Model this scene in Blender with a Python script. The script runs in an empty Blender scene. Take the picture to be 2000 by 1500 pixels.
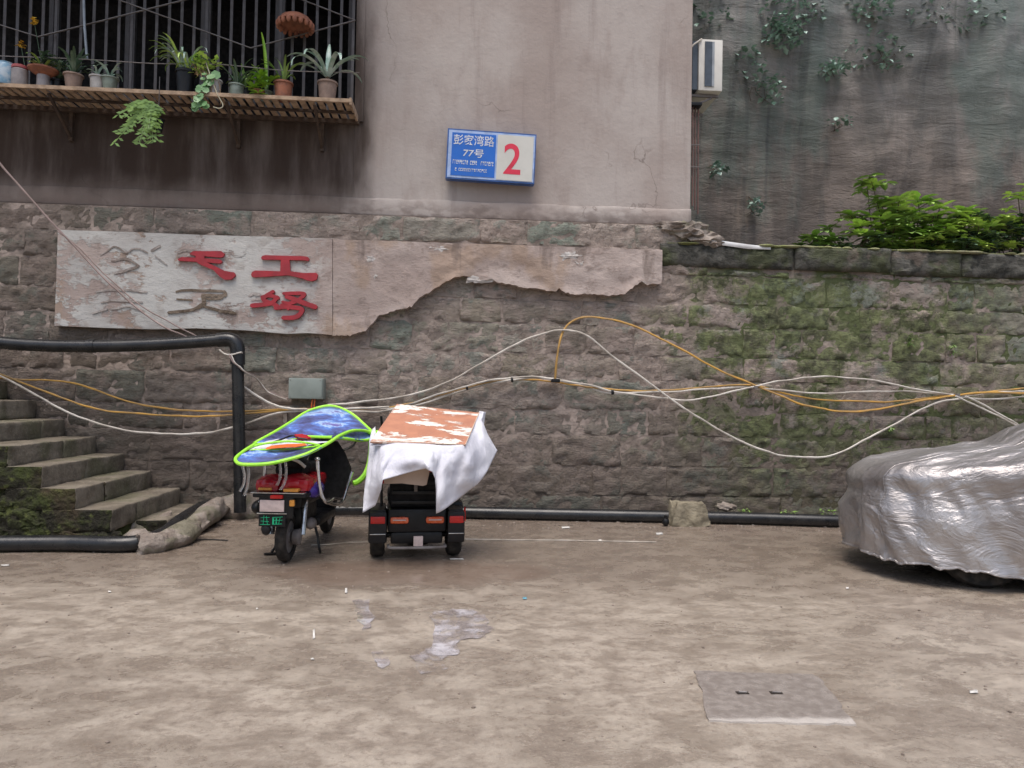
import bpy, bmesh, math, random
from mathutils import Vector, Matrix, noise
random.seed(7)
R = math.radians
sc = bpy.context.scene
col = sc.collection

# ---------------------------------------------------------------- camera, sky, sun, exposure
F, CX, CY, EYE = 1450.0, 1000.0, 750.0, 1.4
yaw, pit, rol = R(3.95), R(1.07), R(1.03)
fw = Vector((math.sin(yaw) * math.cos(pit), math.cos(yaw) * math.cos(pit), math.sin(pit)))
r0 = Vector((math.cos(yaw), -math.sin(yaw), 0)); u0 = r0.cross(fw)
rt = r0 * math.cos(rol) + u0 * math.sin(rol); up = u0 * math.cos(rol) - r0 * math.sin(rol)
cd = bpy.data.cameras.new('camera'); cam = bpy.data.objects.new('camera', cd); col.objects.link(cam)
cd.sensor_width = 36; cd.lens = F / 2000 * 36; cd.clip_end = 500
m = Matrix((rt, up, -fw)).transposed().to_4x4(); m.translation = (0, 0, EYE); cam.matrix_world = m
sc.camera = cam
w = bpy.data.worlds.new('World'); sc.world = w; w.use_nodes = True
bg = w.node_tree.nodes['Background']
sky = w.node_tree.nodes.new('ShaderNodeTexSky'); sky.sky_type = 'NISHITA'; sky.sun_disc = False
SEL, SAZ = R(70), R(196)            # sun high, behind the viewer and a little to the right... azimuth from +Y clockwise
sky.sun_elevation = SEL; sky.sun_rotation = SAZ; sky.air_density = 1.0; sky.dust_density = 4.0; sky.ozone_density = 0.6
w.node_tree.links.new(sky.outputs[0], bg.inputs[0]); bg.inputs[1].default_value = 0.125
sd = bpy.data.lights.new('sun', 'SUN'); sd.energy = 1.5; sd.angle = R(40); sd.color = (1, .97, .93)
so = bpy.data.objects.new('sun', sd); col.objects.link(so)
sdir = Vector((math.sin(SAZ) * math.cos(SEL), math.cos(SAZ) * math.cos(SEL), math.sin(SEL)))
so.rotation_euler = sdir.to_track_quat('Z', 'Y').to_euler()
sc.view_settings.view_transform = 'Standard'; sc.view_settings.look = 'None'
sc.view_settings.exposure = 0.62; sc.view_settings.gamma = 1; sc.view_settings.use_curve_mapping = False
sc.cycles.max_bounces = 6

# ---------------------------------------------------------------- helpers
def ray(px, py): return fw * F + rt * (px - CX) - up * (py - CY)
def U(px, py, Y):                       # photo point at depth Y (metres in front of the viewer)
    d = ray(px, py); t = Y / d.y; return Vector((d.x * t, Y, EYE + d.z * t))
def G(px, py, z=0.0):                   # photo point on the level z
    d = ray(px, py); t = (z - EYE) / d.z; return Vector((d.x * t, d.y * t, z))
def fr(p, s=1.0, o=4): return noise.fractal(Vector(p) * s, .6, 2.1, o)
def lerp(a, b, t): return a + (b - a) * t
def sst(a, b, x):
    t = max(0, min(1, (x - a) / (b - a))); return t * t * (3 - 2 * t)
def smooth(pts, n=6):
    P = [Vector(p) for p in pts]
    if len(P) < 3: return P
    P = [P[0] * 2 - P[1]] + P + [P[-1] * 2 - P[-2]]; out = []
    for i in range(1, len(P) - 2):
        a, b, c, d = P[i - 1:i + 3]
        for k in range(n):
            t = k / n
            out.append(.5 * ((2 * b) + (c - a) * t + (2 * a - 5 * b + 4 * c - d) * t * t + (3 * b - a - 3 * c + d) * t ** 3))
    out.append(P[-2]); return out
def B(): return bmesh.new()
def quad(bm, a, b, c, d): 
    v = [bm.verts.new(p) for p in (a, b, c, d)]; return bm.faces.new(v)
def box(bm, x0, x1, y0, y1, z0, z1, M=None, bev=0):
    b = bmesh.new(); bmesh.ops.create_cube(b, size=1)
    for v in b.verts: v.co = Vector(((x0 + x1) / 2 + v.co.x * (x1 - x0), (y0 + y1) / 2 + v.co.y * (y1 - y0), (z0 + z1) / 2 + v.co.z * (z1 - z0)))
    if bev: bmesh.ops.bevel(b, geom=b.edges[:], offset=bev, segments=2, affect='EDGES', profile=.6)
    join(bm, b, M)
def join(bm, b, M=None):
    mp = {}
    for v in b.verts: mp[v] = bm.verts.new(M @ v.co if M else v.co)
    for f in b.faces:
        try: bm.faces.new([mp[v] for v in f.verts])
        except ValueError: pass
    b.free()
def bar(bm, a, b, w, h=None):
    a, b = Vector(a), Vector(b); d = b - a; h = h or w
    q = d.to_track_quat('Y', 'Z').to_matrix().to_4x4(); q.translation = a
    box(bm, -w / 2, w / 2, 0, d.length, -h / 2, h / 2, q)
def tube(bm, pts, r, seg=8, cap=True, closed=False):
    P = [Vector(p) for p in pts]; n = len(P); rings = []
    rr = r if callable(r) else (lambda t: r)
    prev = None
    for i, p in enumerate(P):
        t = (P[(i + 1) % n] - P[i - 1]) if closed else (P[min(i + 1, n - 1)] - P[max(i - 1, 0)])
        if t.length < 1e-9: t = Vector((0, 0, 1))
        t.normalize()
        if prev is None: a = t.orthogonal().normalized()
        else:
            a = prev - t * prev.dot(t)
            a = a.normalized() if a.length > 1e-6 else t.orthogonal().normalized()
        prev = a; b = t.cross(a); q = rr(i / max(1, n - 1))
        rings.append([bm.verts.new(p + (a * math.cos(2 * math.pi * k / seg) + b * math.sin(2 * math.pi * k / seg)) * q) for k in range(seg)])
    m_ = n if closed else n - 1
    for i in range(m_):
        A, C = rings[i], rings[(i + 1) % n]
        for k in range(seg): bm.faces.new((A[k], A[(k + 1) % seg], C[(k + 1) % seg], C[k]))
    if cap and not closed: bm.faces.new(rings[0][::-1]); bm.faces.new(rings[-1])
def lathe(bm, prof, c=(0, 0, 0), axis='Z', seg=20, M=None):
    b = bmesh.new(); rings = []
    for r, z in prof:
        ring = []
        for k in range(seg):
            a = 2 * math.pi * k / seg; x, y = r * math.cos(a), r * math.sin(a)
            p = {'Z': (x, y, z), 'X': (z, x, y), 'Y': (x, z, y)}[axis]; ring.append(b.verts.new(Vector(p) + Vector(c)))
        rings.append(ring)
    for A, C in zip(rings, rings[1:]):
        for k in range(seg): b.faces.new((A[k], A[(k + 1) % seg], C[(k + 1) % seg], C[k]))
    if prof[0][0] > 1e-4: b.faces.new(rings[0][::-1])
    if prof[-1][0] > 1e-4: b.faces.new(rings[-1])
    bmesh.ops.remove_doubles(b, verts=b.verts, dist=1e-5)
    join(bm, b, M)
def prism(bm, poly, d):                 # closed outline pushed back by the vector d
    d = Vector(d); a = [bm.verts.new(p) for p in poly]; b = [bm.verts.new(Vector(p) + d) for p in poly]
    n = len(poly); f = [bm.faces.new(a), bm.faces.new(b[::-1])]
    for i in range(n): bm.faces.new((a[i], a[(i + 1) % n], b[(i + 1) % n], b[i]))
    bmesh.ops.triangulate(bm, faces=f)
def grid(bm, rows):
    V = [[bm.verts.new(p) for p in r] for r in rows]
    for a, b in zip(V, V[1:]):
        for i in range(len(a) - 1): bm.faces.new((a[i], a[i + 1], b[i + 1], b[i]))
def ellip(bm, c, r, seg=16, M=None, nz=0, ns=3):
    b = bmesh.new(); bmesh.ops.create_icosphere(b, subdivisions=3, radius=1)
    for v in b.verts:
        k = 1 + (nz * fr(v.co + Vector(c) * 3, ns) if nz else 0)
        v.co = Vector((v.co.x * r[0] * k + c[0], v.co.y * r[1] * k + c[1], v.co.z * r[2] * k + c[2]))
    join(bm, b, M)
def obj(name, bm, mt, parent=None, local=False, smooth_=True, label=None, solid=0, ang=35, **kw):
    bmesh.ops.recalc_face_normals(bm, faces=bm.faces)
    me = bpy.data.meshes.new(name); bm.to_mesh(me); bm.free()
    me.materials.append(mt)
    if smooth_:
        me.shade_smooth()
        try: me.set_sharp_from_angle(angle=R(ang))
        except Exception: pass
    o = bpy.data.objects.new(name, me); col.objects.link(o)
    if parent:
        o.parent = parent
        if not local: o.matrix_parent_inverse = parent.matrix_basis.inverted()
    if solid:
        s = o.modifiers.new('solid', 'SOLIDIFY'); s.thickness = solid; s.offset = 0
    if label: o['label'] = label
    for k, v in kw.items(): o[k] = v
    return o
def thing(name, label, cat, loc=(0, 0, 0), rz=0, group=None, ry=0):
    o = bpy.data.objects.new(name, None); col.objects.link(o); o.location = loc; o.rotation_euler = (0, ry, rz)
    o.empty_display_size = .1; o['label'] = label; o['category'] = cat
    if group: o['group'] = group
    o.matrix_basis = Matrix.Translation(loc) @ Matrix.Rotation(rz, 4, 'Z') @ Matrix.Rotation(ry, 4, 'Y')
    return o
def tag(o, label, cat, group=None):
    o['label'] = label; o['category'] = cat
    if group: o['group'] = group
    return o

# ---------------------------------------------------------------- material helpers
class T:
    def __init__(s, name):
        s.m = bpy.data.materials.new(name); s.m.use_nodes = True; s.t = s.m.node_tree
        s.b = s.t.nodes['Principled BSDF']; s.pos = s.t.nodes.new('ShaderNodeNewGeometry').outputs['Position']
    def L(s, a, b): s.t.links.new(a, b)
    def n(s, typ, **kw):
        nd = s.t.nodes.new(typ)
        for k, v in kw.items(): setattr(nd, k, v)
        return nd
    def inp(s, nd, i, v):
        if hasattr(v, 'is_output') or isinstance(v, bpy.types.NodeSocket): s.L(v, nd.inputs[i])
        else: nd.inputs[i].default_value = v
    def noise(s, scale, detail=6, stretch=None, rough=.55, dist=0, rot=None):
        v = s.pos
        if stretch or rot:
            mp = s.n('ShaderNodeMapping'); s.L(v, mp.inputs[0])
            if stretch: mp.inputs['Scale'].default_value = stretch
            if rot: mp.inputs['Rotation'].default_value = rot
            v = mp.outputs[0]
        nd = s.n('ShaderNodeTexNoise'); s.L(v, nd.inputs['Vector']); nd.inputs['Scale'].default_value = scale
        nd.inputs['Detail'].default_value = detail; nd.inputs['Roughness'].default_value = rough; nd.inputs['Distortion'].default_value = dist
        return nd.outputs['Fac']
    def ramp(s, v, a, b, lo=0., hi=1.):
        nd = s.n('ShaderNodeMapRange'); nd.interpolation_type = 'SMOOTHSTEP'
        s.inp(nd, 0, v); nd.inputs[1].default_value = a; nd.inputs[2].default_value = b; nd.inputs[3].default_value = lo; nd.inputs[4].default_value = hi
        return nd.outputs[0]
    def math(s, op, a, b=0.):
        nd = s.n('ShaderNodeMath', operation=op); s.inp(nd, 0, a); s.inp(nd, 1, b); return nd.outputs[0]
    def mix(s, f, a, b, mode='MIX'):
        nd = s.n('ShaderNodeMix', data_type='RGBA', blend_type=mode)
        s.inp(nd, 0, f)
        for i, v in ((6, a), (7, b)):
            if isinstance(v, (tuple, list)): nd.inputs[i].default_value = (*v[:3], 1)
            else: s.L(v, nd.inputs[i])
        return nd.outputs[2]
    def cramp(s, v, stops, interp='LINEAR'):
        nd = s.n('ShaderNodeValToRGB'); s.L(v, nd.inputs[0]); cr = nd.color_ramp; cr.interpolation = interp
        while len(cr.elements) < len(stops): cr.elements.new(.5)
        for e, (p, c) in zip(cr.elements, stops): e.position = p; e.color = (*c, 1)
        return nd.outputs[0]
    def xyz(s):
        nd = s.n('ShaderNodeSeparateXYZ'); s.L(s.pos, nd.inputs[0]); return nd.outputs
    def rnd(s): return s.n('ShaderNodeObjectInfo').outputs['Random']
    def bump(s, h, dist=.01, st=1., prev=None):
        nd = s.n('ShaderNodeBump'); s.inp(nd, 'Height', h); nd.inputs['Distance'].default_value = dist; nd.inputs['Strength'].default_value = st
        if prev is not None: s.L(prev, nd.inputs['Normal'])
        return nd.outputs[0]
    def out(s, c=None, rough=None, nrm=None, metal=None, spec=None, **kw):
        if c is not None:
            if isinstance(c, tuple): s.b.inputs['Base Color'].default_value = (*c, 1)
            else: s.L(c, s.b.inputs['Base Color'])
        if rough is not None: s.inp(s.b, 'Roughness', rough)
        if nrm is not None: s.L(nrm, s.b.inputs['Normal'])
        if metal is not None: s.b.inputs['Metallic'].default_value = metal
        if spec is not None: s.b.inputs['Specular IOR Level'].default_value = spec
        for k, v in kw.items(): s.b.inputs[k].default_value = v
        return s.m
def sm(name, c, rough=.5, c2=None, ns=8, bump=0, bs=60, metal=0, spec=.5, **kw):
    t = T(name); cc = c
    k = tuple(min(1, x * .72) for x in c) if c2 is None else c2
    f = t.ramp(t.noise(ns, 5), .38, .66); cc = t.mix(f, c, k)
    nr = t.bump(t.noise(bs, 4), bump) if bump else None
    rr = t.ramp(t.noise(ns * 2.3, 4), .3, .7, rough * .8, min(1, rough * 1.2))
    return t.out(cc, rr, nr, metal, spec, **kw)
M = {}
# upper plaster
def plaster():
    t = T('pink_plaster'); x, y, z = t.xyz()
    n1 = t.noise(.8, 6, (1, 1, .6)); n2 = t.noise(5, 8, (1, 1, .35)); n3 = t.noise(22, 6)
    c = t.mix(t.ramp(n1, .35, .65), (.320, .268, .240), (.405, .362, .333))
    c = t.mix(t.ramp(n2, .52, .78, 0, .45), c, (.25, .20, .178))
    vo = t.n('ShaderNodeTexVoronoi', feature='DISTANCE_TO_EDGE'); mp = t.n('ShaderNodeMapping'); t.L(t.pos, mp.inputs[0]); wv = t.n('ShaderNodeVectorMath', operation='ADD'); nz_ = t.n('ShaderNodeTexNoise'); nz_.inputs['Scale'].default_value = 1.6; nz_.inputs['Detail'].default_value = 8; t.L(t.pos, nz_.inputs['Vector']); t.L(mp.outputs[0], wv.inputs[0]); t.L(nz_.outputs['Color'], wv.inputs[1]); t.L(wv.outputs[0], vo.inputs['Vector']); vo.inputs['Scale'].default_value = .55
    crk = t.math('MULTIPLY', t.ramp(vo.outputs['Distance'], .0, .006, 1, 0), t.ramp(t.noise(.8, 3), .5, .6))
    c = t.mix(t.math('MULTIPLY', crk, .55), c, (.12, .095, .08))
    c = t.mix(t.ramp(t.noise(1.4, 8, (3.0, 1, .22), .65), .54, .70, 0, .38), c, (.21, .165, .15))
    # watering stains below the flower shelf, with the shelf's shade painted in as well
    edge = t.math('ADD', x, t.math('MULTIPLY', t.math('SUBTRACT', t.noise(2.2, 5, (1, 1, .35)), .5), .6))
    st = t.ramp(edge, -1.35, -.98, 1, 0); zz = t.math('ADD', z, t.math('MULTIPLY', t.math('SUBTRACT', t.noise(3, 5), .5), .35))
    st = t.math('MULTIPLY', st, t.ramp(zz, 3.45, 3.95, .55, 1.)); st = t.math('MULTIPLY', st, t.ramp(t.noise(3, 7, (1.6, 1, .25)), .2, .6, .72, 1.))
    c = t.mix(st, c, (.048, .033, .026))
    foot = t.math('MULTIPLY', t.ramp(t.math('ADD', z, t.math('MULTIPLY', t.noise(3, 5), .4)), 3.75, 3.95, 1, 0), t.ramp(t.noise(6, 6, (1, 1, 2)), .35, .6, 0, .6))
    c = t.mix(foot, c, (.16, .125, .11))
    return t.out(c, .88, t.bump(n3, .004, 1, t.bump(t.noise(2.5, 5), .03, .5)), spec=.2)
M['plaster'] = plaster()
def stone(name, low_grime=True):
    t = T(name); x, y, z = t.xyz(); r = t.rnd()
    c = t.cramp(r, [(0, (.31, .258, .208)), (.2, (.40, .335, .28)), (.38, (.27, .232, .19)), (.52, (.29, .315, .262)), (.66, (.42, .345, .295)), (.82, (.25, .285, .238)), (1, (.37, .30, .232))])
    n1 = t.noise(1.9, 9, None, .62); n2 = t.noise(11, 9, (1, 1, 2.6), .72, .5, (0, R(10), 0)); n3 = t.noise(1.1, 6)
    c = t.mix(t.ramp(n1, .45, .56, 0, .85), c, (.43, .345, .30))                      # mortar smeared over the faces
    c = t.mix(t.ramp(t.noise(2.7, 8, None, .65), .56, .64, 0, .7), c, (.21, .245, .21))
    c = t.mix(t.ramp(n2, .50, .64, 0, .62), c, (.125, .105, .085))                      # pits
    c = t.mix(t.ramp(t.noise(17, 8, (1, 1, 2.4), .7), .56, .66, 0, .75), c, (.38, .31, .28))
    g = t.math('ADD', z, t.math('MULTIPLY', t.math('SUBTRACT', t.noise(1.6, 6), .5), 1.6))
    c = t.mix(t.ramp(g, .3, 1.7, .66, 0), c, (.095, .078, .062))                       # damp grime along the foot
    lx = t.math('ADD', x, t.math('MULTIPLY', t.math('SUBTRACT', t.noise(1.2, 4), .5), 1.5))
    c = t.mix(t.ramp(lx, -4.2, -1.8, .5, 0), c, (.10, .078, .06))
    mx = t.math('ADD', x, t.math('MULTIPLY', t.math('SUBTRACT', t.noise(1.0, 6), .5), 3.2))
    mm = t.math('MULTIPLY', t.ramp(mx, 2.2, 3.0), t.ramp(t.noise(1.15, 10, None, .72), .43, .52))
    mm = t.math('MULTIPLY', mm, t.ramp(mx, 5.2, 6.8, 1, .35)); mm = t.math('MULTIPLY', mm, t.ramp(g, .3, 1.1, .25, 1))
    gc = t.mix(t.ramp(t.noise(7, 9, None, .7), .38, .62), (.05, .062, .024), (.19, .225, .09))
    c = t.mix(t.math('MULTIPLY', mm, .88), c, gc)
    h = t.noise(12, 9, (1, 1, 2.8), .74, .8, (0, R(12), 0)); h2 = t.noise(60, 4)
    nb = t.bump(h, .055, 1); nb = t.bump(n1, .04, .7, nb); nb = t.bump(h2, .008, .8, nb)
    return t.out(c, t.ramp(t.noise(5, 4), .3, .7, .62, .95), nb, spec=.3)
M['stone'] = stone('weathered_stone')
t = T('dark_coping'); c = t.mix(t.ramp(t.noise(6, 9, None, .7), .4, .6), (.045, .045, .038), (.12, .115, .10)); c = t.mix(t.ramp(t.noise(1.6, 7), .5, .6, 0, .8), c, (.075, .085, .04))
c = t.mix(t.ramp(t.noise(2.1, 6), .58, .64, 0, .7), c, (.17, .135, .11)); M['coping'] = t.out(c, .8, t.bump(t.noise(12, 9, (1, 1, 2), .7), .05), spec=.3)
t = T('smeared_mortar'); c = t.mix(t.ramp(t.noise(4, 7), .4, .62), (.20, .165, .14), (.36, .295, .255)); x, y, z = t.xyz()
c = t.mix(t.math('MULTIPLY', t.ramp(x, 2.3, 3.4), t.ramp(t.noise(2, 6), .4, .55)), c, (.09, .105, .048))
c = t.mix(t.ramp(t.math('ADD', z, t.noise(2, 5)), .9, 2.0, .7, 0), c, (.08, .065, .05))
M['mortar'] = t.out(c, .95, t.bump(t.noise(18, 8), .03), spec=.2)
# ground
def ground():
    t = T('wet_concrete'); x, y, z = t.xyz()
    n1 = t.noise(.75, 8, (1, 1.3, 1), .62); n2 = t.noise(3.6, 13, (.95, 1.3, 1), .78, .3); n3 = t.noise(20, 11, None, .82)
    c = t.mix(t.ramp(n2, .40, .60), (.262, .216, .172), (.415, .358, .292))
    c = t.mix(t.ramp(n1, .42, .62, 0, .45), c, (.215, .172, .136))
    c = t.mix(t.ramp(n3, .5, .62, 0, .62), c, (.18, .138, .108)); c = t.mix(t.ramp(n3, .34, .46, .45, 0), c, (.46, .39, .32))
    c = t.mix(t.ramp(t.noise(70, 5, None, .7), .58, .70, 0, .6), c, (.54, .47, .40))
    c = t.mix(t.ramp(t.noise(8, 10, (1, 1.3, 1), .8), .56, .66, 0, .5), c, (.155, .118, .092))
    yy = t.math('ADD', y, t.math('MULTIPLY', t.math('SUBTRACT', t.noise(.9, 6), .5), 2.2))
    damp = t.ramp(yy, 4.7, 6.6)
    c = t.mix(t.math('MULTIPLY', damp, .60), c, (.140, .106, .083))
    c = t.mix(t.math('MULTIPLY', t.ramp(yy, 7.4, 8.4), .5), c, (.20, .155, .125))
    wet = t.math('MAXIMUM', t.math('MULTIPLY', damp, .75), t.ramp(t.noise(.6, 5, (1, 1.6, 1)), .47, .6))
    ro = t.math('ADD', t.ramp(n2, .35, .65, .28, .58), t.math('MULTIPLY', wet, -.22))
    # standing wet patch behind the trike
    dx = t.math('MULTIPLY', t.math('ADD', x, .42), .75); dy = t.math('MULTIPLY', t.math('SUBTRACT', y, 5.95), 1.7)
    dd = t.math('ADD', t.math('ADD', t.math('MULTIPLY', dx, dx), t.math('MULTIPLY', dy, dy)), t.math('MULTIPLY', t.math('SUBTRACT', t.noise(2.4, 6), .5), 1.3))
    pw = t.ramp(dd, .25, 1.0, 1, 0); ro = t.math('MAXIMUM', t.math('SUBTRACT', ro, t.math('MULTIPLY', pw, .42)), .10)
    c = t.mix(t.math('MULTIPLY', pw, .55), c, (.16, .105, .078))
    bs = t.ramp(pw, 0, 1, 1, .15)
    nb = t.bump(t.math('MULTIPLY', n2, bs), .012, .7); nb = t.bump(t.math('MULTIPLY', n3, bs), .006, .9, nb)
    return t.out(c, ro, nb, spec=.55)
M['ground'] = ground()
t = T('pale_concrete'); c = t.mix(t.ramp(t.noise(7, 8), .35, .65), (.30, .26, .225), (.19, .155, .13))
c = t.mix(t.ramp(t.noise(3, 5), .5, .6, 0, .5), c, (.10, .11, .055)); M['concrete'] = t.out(c, .85, t.bump(t.noise(16, 8), .03), spec=.25)
t = T('step_stone'); c = t.mix(t.ramp(t.noise(5, 8), .35, .65), (.215, .185, .145), (.125, .105, .08))
c = t.mix(t.ramp(t.noise(1.7, 7), .5, .66, 0, .6), c, (.085, .09, .045))
c = t.mix(t.ramp(t.noise(40, 5), .55, .7, 0, .5), c, (.30, .26, .21)); M['step'] = t.out(c, t.ramp(t.noise(4, 4), .3, .7, .5, .85), t.bump(t.noise(22, 8), .012), spec=.35)
t = T('mossy_stone'); c = t.mix(t.ramp(t.noise(3.5, 9, None, .7), .42, .62), (.022, .020, .014), (.05, .062, .018))
c = t.mix(t.ramp(t.noise(11, 7), .55, .68, 0, .8), c, (.10, .115, .035)); c = t.mix(t.ramp(t.noise(1.5, 5), .52, .66, 0, .55), c, (.085, .06, .035))
M['moss'] = t.out(c, .9, t.bump(t.noise(14, 9), .06), spec=.25)
def cliffm():
    t = T('cliff_rock'); x, y, z = t.xyz()
    a = t.noise(1.1, 9, (1.5, 1, .25), .66, .5); b = t.noise(2.6, 11, (.55, 1, 2.4), .76, .5, (0, R(-20), 0)); d = t.noise(9, 9, (1, 1, 1.6), .75)
    c = t.mix(t.ramp(a, .40, .60), (.21, .222, .215), (.33, .318, .30))  # grey rock, with the pale bluish haze before it painted into the colour
    c = t.mix(t.ramp(b, .48, .60, 0, .6), c, (.16, .165, .16))
    c = t.mix(t.ramp(d, .54, .66, 0, .5), c, (.27, .255, .24))
    c = t.mix(t.ramp(t.math('ADD', z, t.math('MULTIPLY', t.noise(.7, 6), 2.)), 5.6, 9.4, .9, 0), c, t.mix(t.ramp(a, .4, .6), (.15, .118, .096), (.26, .205, .168)))
    c = t.mix(t.ramp(t.noise(.55, 9, (1, 1, .5), .65), .47, .58, 0, .6), c, (.135, .19, .165))
    c = t.mix(t.ramp(t.noise(.9, 7, (3.2, 1, .12)), .58, .70, 0, .6), c, (.07, .078, .075))
    c = t.mix(t.ramp(t.noise(1.3, 7, (2.5, 1, .2)), .60, .70, 0, .5), c, (.25, .20, .165))
    nb = t.bump(b, .10, 1); nb = t.bump(d, .03, .9, nb)
    return t.out(c, t.ramp(t.noise(3, 5), .3, .7, .40, .8), nb, spec=.5)
M['cliff'] = cliffm()
def panelm(name, pink):
    t = T(name); x, y, z = t.xyz()
    p = t.noise(2.6, 10, (1, 1, 1.3), .68); q = t.noise(8, 9, (1, 1, 1.8), .7)
    base = t.mix(t.ramp(t.noise(1.6, 6), .35, .65), (.35, .28, .248), (.42, .35, .315))
    base = t.mix(t.ramp(q, .5, .64, 0, .7), base, (.235, .185, .16))
    base = t.mix(t.ramp(t.noise(.9, 5, (1.6, 1, 1)), .54, .62, 0, .55), base, (.32, .225, .155))
    base = t.mix(t.ramp(t.noise(1.3, 7, (2.5, 1, .6)), .58, .66, 0, .6), base, (.15, .115, .095))
    wh = t.mix(t.ramp(t.noise(2.4, 6), .4, .65), (.50, .49, .46), (.42, .40, .375))
    wh = t.mix(t.ramp(t.noise(5, 8), .55, .68, 0, .5), wh, (.30, .26, .23))
    if pink: f = t.ramp(p, .63, .66); f = t.math('MULTIPLY', f, t.ramp(z, 2.6, 2.95))
    else:
        f = t.ramp(t.math('ADD', p, t.math('MULTIPLY', t.math('SUBTRACT', q, .5), .5)), .44, .50)
        f = t.math('MULTIPLY', f, t.ramp(t.math('ADD', x, t.math('MULTIPLY', q, .9)), -1.35, -1.0, 1, 0))
    c = t.mix(f, base, wh)
    nb = t.bump(f, .0022, .8); nb = t.bump(q, .022, .8, nb)
    return t.out(c, .85, nb, spec=.25)
M['panel'] = panelm('flaking_white_paint', False); M['sheet'] = panelm('flaking_pink_plaster', True)
M['scar_brown'] = sm('brown_glue_scar', (.20, .155, .115), .9, (.11, .08, .055), 5, .02, 30)
M['chalk'] = sm('chalky_white', (.52, .49, .46), .9, (.40, .36, .33), 20, .004, 40)
M['trace'] = sm('dirty_glue_trace', (.40, .36, .33), .9, (.21, .17, .145), 4, .02, 30)
M['red'] = sm('faded_red_paint', (.36, .022, .032), .6, (.27, .018, .026), 6, .002)
M['pipe'] = sm('black_plastic_pipe', (.010, .011, .013), .30, (.022, .022, .022), 6, .001, 30, spec=.5)
M['black'] = sm('black_plastic', (.006, .006, .007), .42, (.011, .011, .012), 10, spec=.32)
M['matte'] = sm('matt_black_fabric', (.009, .009, .010), .8, (.014, .014, .015), 10, .004, 30, spec=.2)
M['rubber'] = sm('tyre_rubber', (.018, .017, .016), .8, (.05, .043, .036), 14, .003, 80, spec=.25)
M['chrome'] = sm('chromed_steel', (.62, .62, .62), .22, (.4, .39, .38), 12, metal=1)
M['grey'] = sm('grey_box_plastic', (.25, .285, .255), .5, (.20, .23, .205), 4)
M['white_cable'] = sm('white_cable', (.60, .56, .50), .55, (.36, .32, .27), 5)
M['yellow_cable'] = sm('yellow_cable', (.54, .30, .06), .55, (.32, .20, .08), 4)
M['pink_cable'] = sm('dusty_pink_cable', (.30, .22, .20), .6, (.22, .16, .14), 4)
M['orange'] = sm('orange_hose', (.75, .16, .03), .5)
M['white'] = sm('white_paint', (.78, .78, .77), .45, (.6, .59, .57), 3)
M['scooter_red'] = sm('glossy_red_paint', (.42, .010, .018), .15, (.30, .01, .014), 4)
M['red_lens'] = sm('red_lamp_lens', (.55, .015, .012), .2)
M['orange_lens'] = sm('orange_reflector', (.62, .10, .02), .25, (.75, .2, .1), 20)
M['amber'] = sm('amber_lens', (.7, .3, .05), .3)
M['plate'] = sm('dull_white_plate', (.62, .50, .47), .5, (.5, .40, .38), 20)
M['purple'] = sm('purple_paint', (.06, .03, .28), .25)
M['lime'] = sm('lime_green_trim', (.42, .86, .07), .5, (.30, .76, .04), 10)
M['green'] = sm('green_print', (.01, .42, .20), .5)
t = T('galaxy_canopy'); a = t.noise(3.0, 10, (.8, 1, 2.6), .66, .5)
c = t.cramp(a, [(.30, (.008, .010, .03)), (.42, (.06, .07, .16)), (.50, (.10, .13, .34)), (.56, (.10, .22, .60)), (.60, (.42, .58, .80)), (.64, (.14, .12, .36)), (.70, (.20, .16, .40)), (.8, (.02, .02, .06))])
M['galaxy'] = t.out(c, .28, t.bump(t.noise(6, 4), .02))
t = T('clear_plastic'); M['clear'] = t.out((.8, .8, .8), .15, **{'Transmission Weight': .85, 'Alpha': .55})
t = T('peeling_board'); s_ = t.noise(3.4, 10, (.75, 1.9, 1.0), .68, .4)
c = t.mix(t.ramp(t.noise(9, 6), .3, .7), (.50, .225, .135), (.40, .175, .11)); f = t.ramp(s_, .56, .585)
M['board'] = t.out(t.mix(f, c, (.80, .72, .64)), .55, t.bump(f, .003))
M['cardboard'] = sm('beige_cardboard', (.56, .43, .34), .8, (.50, .38, .30), 4)
def clothm():
    t = T('white_cloth'); c = t.mix(t.ramp(t.noise(2.5, 5), .35, .65), (.68, .68, .73), (.56, .56, .63))
    t.out(c, .8, t.bump(t.noise(12, 5, (1, 1, .45), .55, .8), .012, .9, t.bump(t.noise(4, 4, (1, 1, .5), .5, .6), .04, .9)), spec=.25); t.m.node_tree.nodes['Principled BSDF'].inputs['Subsurface Weight'].default_value = 0
    return t.m
M['cloth'] = clothm()
def coverm():
    t = T('silver_cover'); a = t.noise(2.6, 5, (.8, 1.5, 2.0), .55, 1.6, (0, R(18), R(-14))); b = t.noise(8, 4, (.45, 1.9, 1.6), .5, 1.0, (0, R(-20), R(22)))
    c = t.mix(t.ramp(t.noise(1.5, 5), .4, .6), (.42, .40, .395), (.30, .28, .275))
    nb = t.bump(a, .045, .7); nb = t.bump(b, .010, .7, nb)
    return t.out(c, t.ramp(t.noise(3, 5), .3, .7, .36, .50), nb, metal=.68)
M['cover'] = coverm()
M['leaf'] = sm('green_leaf', (.15, .25, .065), .35, (.22, .35, .08), 9)
M['leaf_bright'] = sm('bright_young_leaf', (.50, .66, .16), .42, (.32, .50, .12), 3.2)
M['leaf_dark'] = sm('dark_glossy_leaf', (.065, .11, .065), .22, (.12, .18, .12), 8)
M['leaf_pale'] = sm('silvery_leaf', (.22, .34, .27), .25, (.42, .52, .46), 9)
M['leaf_yellow'] = sm('yellow_green_leaf', (.24, .42, .03), .45, (.14, .32, .03), 8)
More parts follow.
